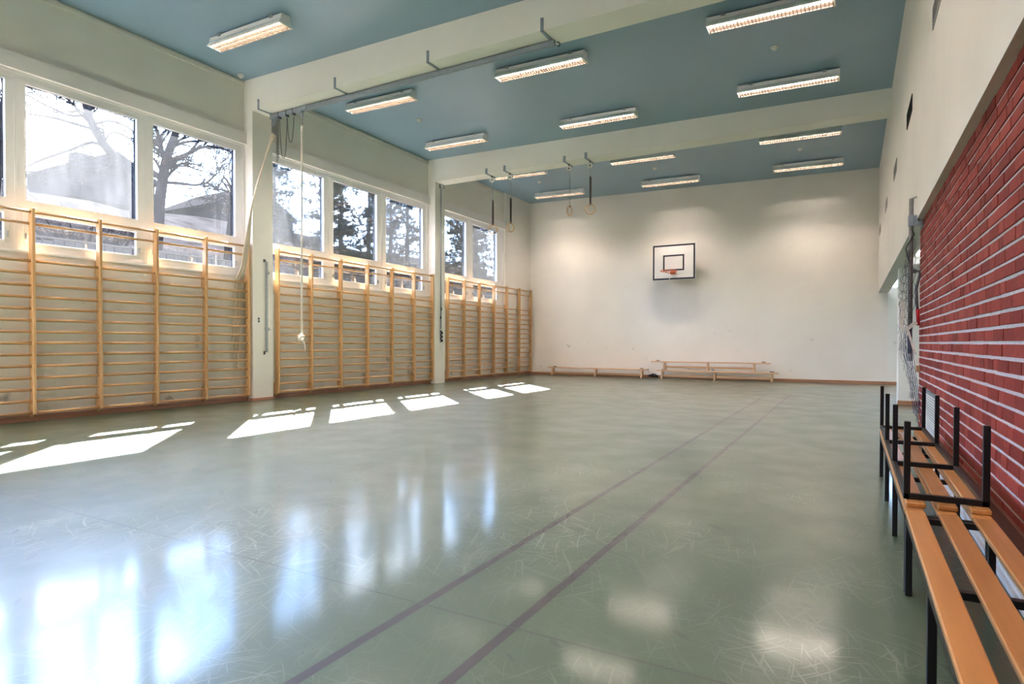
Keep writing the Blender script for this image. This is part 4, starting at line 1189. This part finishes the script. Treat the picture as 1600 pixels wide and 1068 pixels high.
limbed_tree('leaning bare tree seen through the very dusty window', 4, [
    [(-23.00, 12.79, 6.18), (-23.00, 12.49, 6.90), (-23.00, 12.15, 7.58), (-23.00, 11.77, 7.99), (-23.00, 11.45, 8.49), (-23.00, 11.22, 9.11), (-23.00, 11.18, 9.78), (-23.00, 11.05, 10.32)],
    [(-23.00, 12.44, 7.35), (-22.75, 11.54, 7.23), (-22.50, 10.79, 6.96), (-22.25, 10.00, 6.52), (-22.00, 9.04, 6.21)],
    [(-23.00, 11.96, 7.84), (-23.20, 11.50, 7.99), (-23.40, 10.87, 7.57), (-23.60, 10.27, 7.18), (-23.80, 9.82, 6.83)],
    [(-23.00, 11.49, 8.40), (-22.80, 10.77, 8.34), (-22.60, 10.09, 8.28), (-22.40, 9.30, 8.12)],
    [(-23.00, 11.27, 8.83), (-23.20, 10.79, 8.71), (-23.40, 10.20, 8.88), (-23.60, 9.76, 9.10)],
    [(-23.00, 11.40, 8.53), (-22.80, 11.86, 8.78), (-22.60, 12.33, 8.70), (-22.40, 12.72, 8.37)],
    [(-23.00, 11.25, 9.17), (-23.20, 11.78, 9.39), (-23.40, 12.47, 9.34), (-23.60, 13.30, 9.43)],
    [(-23.00, 11.21, 9.64), (-22.90, 10.56, 9.25), (-22.80, 9.98, 9.12), (-22.70, 9.35, 9.05)],
    [(-23.00, 11.77, 7.99), (-22.90, 12.00, 8.44), (-22.80, 12.54, 8.38), (-22.70, 12.78, 8.02)]],
    [(.22, .09), (.075, .03), (.06, .025), (.055, .022), (.05, .02), (.045, .02), (.05, .02), (.05, .02), (.04, .018)], 6)
limbed_tree('bare tree seen through the window cut by the left edge', 8, [
    [(-24.00, 9.00, 5.52), (-24.00, 9.12, 6.47), (-24.00, 9.24, 7.42), (-24.00, 9.17, 8.33), (-24.00, 9.29, 9.06), (-24.00, 9.22, 9.73)],
    [(-24.00, 9.23, 7.97), (-23.90, 9.0, 8.37), (-23.80, 8.7, 8.73), (-23.70, 8.3, 8.90)],
    [(-24.00, 9.2, 8.6), (-23.90, 9.36, 9.0), (-23.80, 9.52, 9.3), (-23.70, 9.68, 9.9)]],
    [(.14, .05), (.05, .02), (.045, .02)], 7)
bare_tree(-17.6, 20.6, 7.5, (0, .1, 1), 'thin bare tree among the conifers of the middle windows', 15, .12, 5)

def conifer(x, y, h, rad, label, seed, mat, n=3200):
    rn = random.Random(seed); z = terrain(x, y) - .1
    r = thing('conifer', (x, y, z), label, 'tree', 'conifers outside')
    MB().tube([(x, y, z), (x + .1, y, z + h * .5), (x, y + .05, z + h)], [.16, .10, .02], 7).build('trunk', M['bark'], r)
    mb = MB(); V, F = [], []
    boughs = []
    for k in range(70):
        t = (k + rn.random()) / 70; hz = .06 * h + t * .92 * h
        a = rn.uniform(0, 2 * PI); L = rad * (1 - t) ** .75 * rn.uniform(.6, 1.1) + .15
        boughs.append((Vector((x, y, z + hz)), Vector((math.cos(a), math.sin(a), rn.uniform(-.35, .15))), L))
    for p, d, L in boughs:
        mb.tube([p, p + d * L], [.03, .006], 4)
        for q in range(int(n / 70)):
            c = p + d * (L * rn.random() ** .6) + Vector((rn.gauss(0, .09), rn.gauss(0, .09), rn.gauss(-.05, .08)))
            s = rn.uniform(.05, .13); u = Vector((rn.gauss(0, 1), rn.gauss(0, 1), rn.gauss(0, 1))).normalized(); w = u.orthogonal().normalized()
            o = len(V); V += [c - u * s, c + w * s * .45, c + u * s, c - w * s * .45]; F.append((o, o + 1, o + 2, o + 3))
    mb.add(V, F); mb.build('foliage', mat, r)
CON = [(-20.0, 19.3, 7.0, 1.5, 'grey green conifer seen through the dusty window behind the rope pillar', 'needle2'), (-22.5, 22.6, 7.5, 1.9, 'dark conifer filling the clear middle window, left half', 'needle'),
       (-21.0, 24.6, 6.6, 1.7, 'dark conifer filling the clear middle window, right half', 'needle'), (-22.0, 27.2, 7.0, 1.8, 'grey green conifer behind the dusty window before the ring pillar', 'needle2'),
       (-19.0, 28.4, 6.8, 1.5, 'dark conifer seen just left of the ring pillar', 'needle'), (-20.0, 30.6, 8.2, 1.9, 'green conifer filling the clear window behind the ring pillar', 'needle'),
       (-21.5, 33.4, 8.2, 1.8, 'grey green conifer in the window nearest the far wall', 'needle2'), (-23.0, 36.0, 8.0, 1.8, 'dark conifer at the right of the far window', 'needle'),
       (-25.5, 21.0, 6.5, 1.7, 'distant conifer behind the middle windows', 'needle'), (-26.5, 29.0, 7.0, 1.8, 'distant conifer behind the ring pillar windows', 'needle')]
for i, (x, y, h, rad, lb, mt) in enumerate(CON):
    conifer(x, y, h, rad, lb, 40 + i, M[mt])

def bush(x, y, h, w, label, seed, n=170):
    rn = random.Random(seed); z = terrain(x, y) - .05
    mb = MB()
    for k in range(n):
        a = rn.uniform(0, 2 * PI); q = rn.random() ** .5 * w
        p = Vector((x + math.cos(a) * q * .4, y + math.sin(a) * q, z)); d = Vector((math.cos(a) * .5, math.sin(a) * .7, rn.uniform(.7, 1.4)))
        L = h * rn.uniform(.4, 1)
        e = p + d * L * .6
        mb.tube([p, p + d * L * .3 + Vector((rn.gauss(0, .05), rn.gauss(0, .05), 0)), e], [.010, .007, .003], 3)
        for s in range(3):
            b0 = p + d * L * rn.uniform(.15, .5)
            mb.tube([b0, b0 + Vector((rn.gauss(0, .22), rn.gauss(0, .22), rn.uniform(.05, .35)))], [.005, .002], 3)
    o = mb.build('bare_bush', M['twig'], None, (x, y, z))
    tag(o, label, 'bush', 'bare bushes outside')
for i, (x, y, h, w, lb) in enumerate([(-17.0, 11.6, 1.5, 1.2, 'bare bush low in the clear window beside the rope pillar'), (-17.6, 8.6, 1.4, 1.2, 'bare bush low in the very dusty window'), (-17.2, 15.4, 1.6, 1.2, 'bare bush just left of the rope pillar'),
                                      (-17.3, 19.3, 1.7, 1.2, 'bare bush low in the dusty window behind the rope pillar'), (-17.3, 23.4, 1.8, 1.3, 'bare bush low in the middle clear window'), (-17.3, 27.4, 1.8, 1.3, 'bare bush low before the ring pillar'), (-17.2, 5.6, 1.3, 1.1, 'bare bush low at the left edge window')]):
    bush(x, y, h, w, lb, 70 + i)

# houses up the slope
def house(x, y, w, d, h, label, chimney=None):
    z = terrain(x, y) - .5
    r = thing('house', (x, y, z), label, 'house', 'houses up the slope')
    MB().box(x - d / 2, x + d / 2, y - w / 2, y + w / 2, z, z + h).build('walls', M['house'], r)
    mb = MB(); mb.prism([(y - w / 2 - .4, z + h), (y + w / 2 + .4, z + h), (y, z + h + w * .30)], x - d / 2 - .3, x + d / 2 + .3, 'X'); mb.build('roof', M['roof'], r)
    for k in (-1, 1):
        f = MB().box(x + d / 2, x + d / 2 + .05, y + k * w * .25 - .5, y + k * w * .25 + .5, z + h * .4, z + h * .8).build('window', M['roof'], r)
    if chimney:
        MB().box(x + 1.5, x + 2.3, y + chimney - .45, y + chimney + .45, z + h * .4, z + h + .9).build('chimney', M['house'], r)
house(-40, 19.8, 4.6, 5, 1.6, 'grey gabled house with square chimney through the very dusty window', -1.5)
house(-43, 31.0, 7.0, 7, 1.6, 'distant grey house behind the branches of the clear window')

# pale fence and white railing just outside
r = thing('board_fence', (-15.2, 16, terrain(-15.2, 16)), 'long pale board fence seen through the low panes', 'fence')
for k in range(24):
    y = 3.0 + k * 1.25; z = terrain(-15.2, y)
    mb = MB()
    for q in range(6):
        mb.box(-15.22, -15.19, y + q * .207, y + q * .207 + .195, z - .1, z + .95 + .02 * (q % 2))
    mb.build('panel', M['fence'], r)
r = thing('metal_railing', (-12.4, 12, terrain(-12.4, 12)), 'thin white metal railing outside the low panes', 'railing')
mb = MB()
pts = [(-12.4, 4 + k * 2.0, 1.05 + .148 * 12.4) for k in range(12)]
mb.tube(pts, .022, 6); mb.build('handrail', M['fence'], r)
for k in range(12):
    MB().tube([(-12.4, 4 + k * 2.0, terrain(-12.4, 4 + k * 2.0) - .1), pts[k]], .018, 6).build('railing_post', M['fence'], r)

# ------------------------------------------------------------------ light
sun = bpy.data.lights.new('sun', 'SUN'); sun.energy = 55.0; sun.angle = math.radians(.55); sun.color = (1.0, .95, .90)
so = bpy.data.objects.new('sun', sun); C.objects.link(so)
so.rotation_euler = Vector((.836, -.834, -1.0)).to_track_quat('-Z', 'Y').to_euler()
w = bpy.data.worlds.new('sky'); bpy.context.scene.world = w; w.use_nodes = True
nt = w.node_tree
for n in list(nt.nodes): nt.nodes.remove(n)
out = N(nt, 'ShaderNodeOutputWorld'); bg = N(nt, 'ShaderNodeBackground', i_Strength=2.75)
tc = N(nt, 'ShaderNodeTexCoord'); sp = N(nt, 'ShaderNodeSeparateXYZ'); nt.links.new(tc.outputs['Generated'], sp.inputs[0])
gr = ramp(nt, sp.outputs['Z'], [(.0, (.58, .78, 1.08)), (.25, (.40, .63, 1.08)), (.8, (.25, .47, 1.08))])
mp = N(nt, 'ShaderNodeMapping'); mp.inputs['Scale'].default_value = (1, 1, 2.2); nt.links.new(tc.outputs['Generated'], mp.inputs['Vector'])
no = N(nt, 'ShaderNodeTexNoise', i_Scale=2.6, i_Detail=7.0); nt.links.new(mp.outputs['Vector'], no.inputs['Vector'])
cl = ramp(nt, no.outputs['Fac'], [(.48, 0.0), (.66, .85)])
c = mixc(nt, cl.outputs['Color'], gr.outputs['Color'], (.98, .98, 1.0))
nt.links.new(c, bg.inputs['Color']); nt.links.new(bg.outputs[0], out.inputs['Surface'])

# ------------------------------------------------------------------ camera and colour management
cam = bpy.data.cameras.new('camera'); co = bpy.data.objects.new('camera', cam); C.objects.link(co)
cam.sensor_width = 36.0; cam.sensor_fit = 'HORIZONTAL'; cam.lens = 951.65 / 1600 * 36
cam.shift_y = 13.45 / 1600
cam.clip_start = .05; cam.clip_end = 400
co.matrix_world = Matrix.Translation((0, 0, 1.05)) @ Matrix.Rotation(.5087, 4, 'Z') @ Matrix.Rotation(PI / 2 - .0133, 4, 'X') @ Matrix.Rotation(.002, 4, 'Z')
sc = bpy.context.scene
sc.camera = co
sc.view_settings.view_transform = 'Standard'; sc.view_settings.look = 'None'
sc.view_settings.gamma = 1.0; sc.view_settings.use_curve_mapping = False
sc.view_settings.exposure = 3.48
cy = sc.cycles
cy.max_bounces = 9; cy.diffuse_bounces = 5; cy.glossy_bounces = 4; cy.transmission_bounces = 6; cy.transparent_max_bounces = 16
cy.sample_clamp_indirect = 6.0; cy.caustics_reflective = False; cy.caustics_refractive = False
cy.use_denoising = True
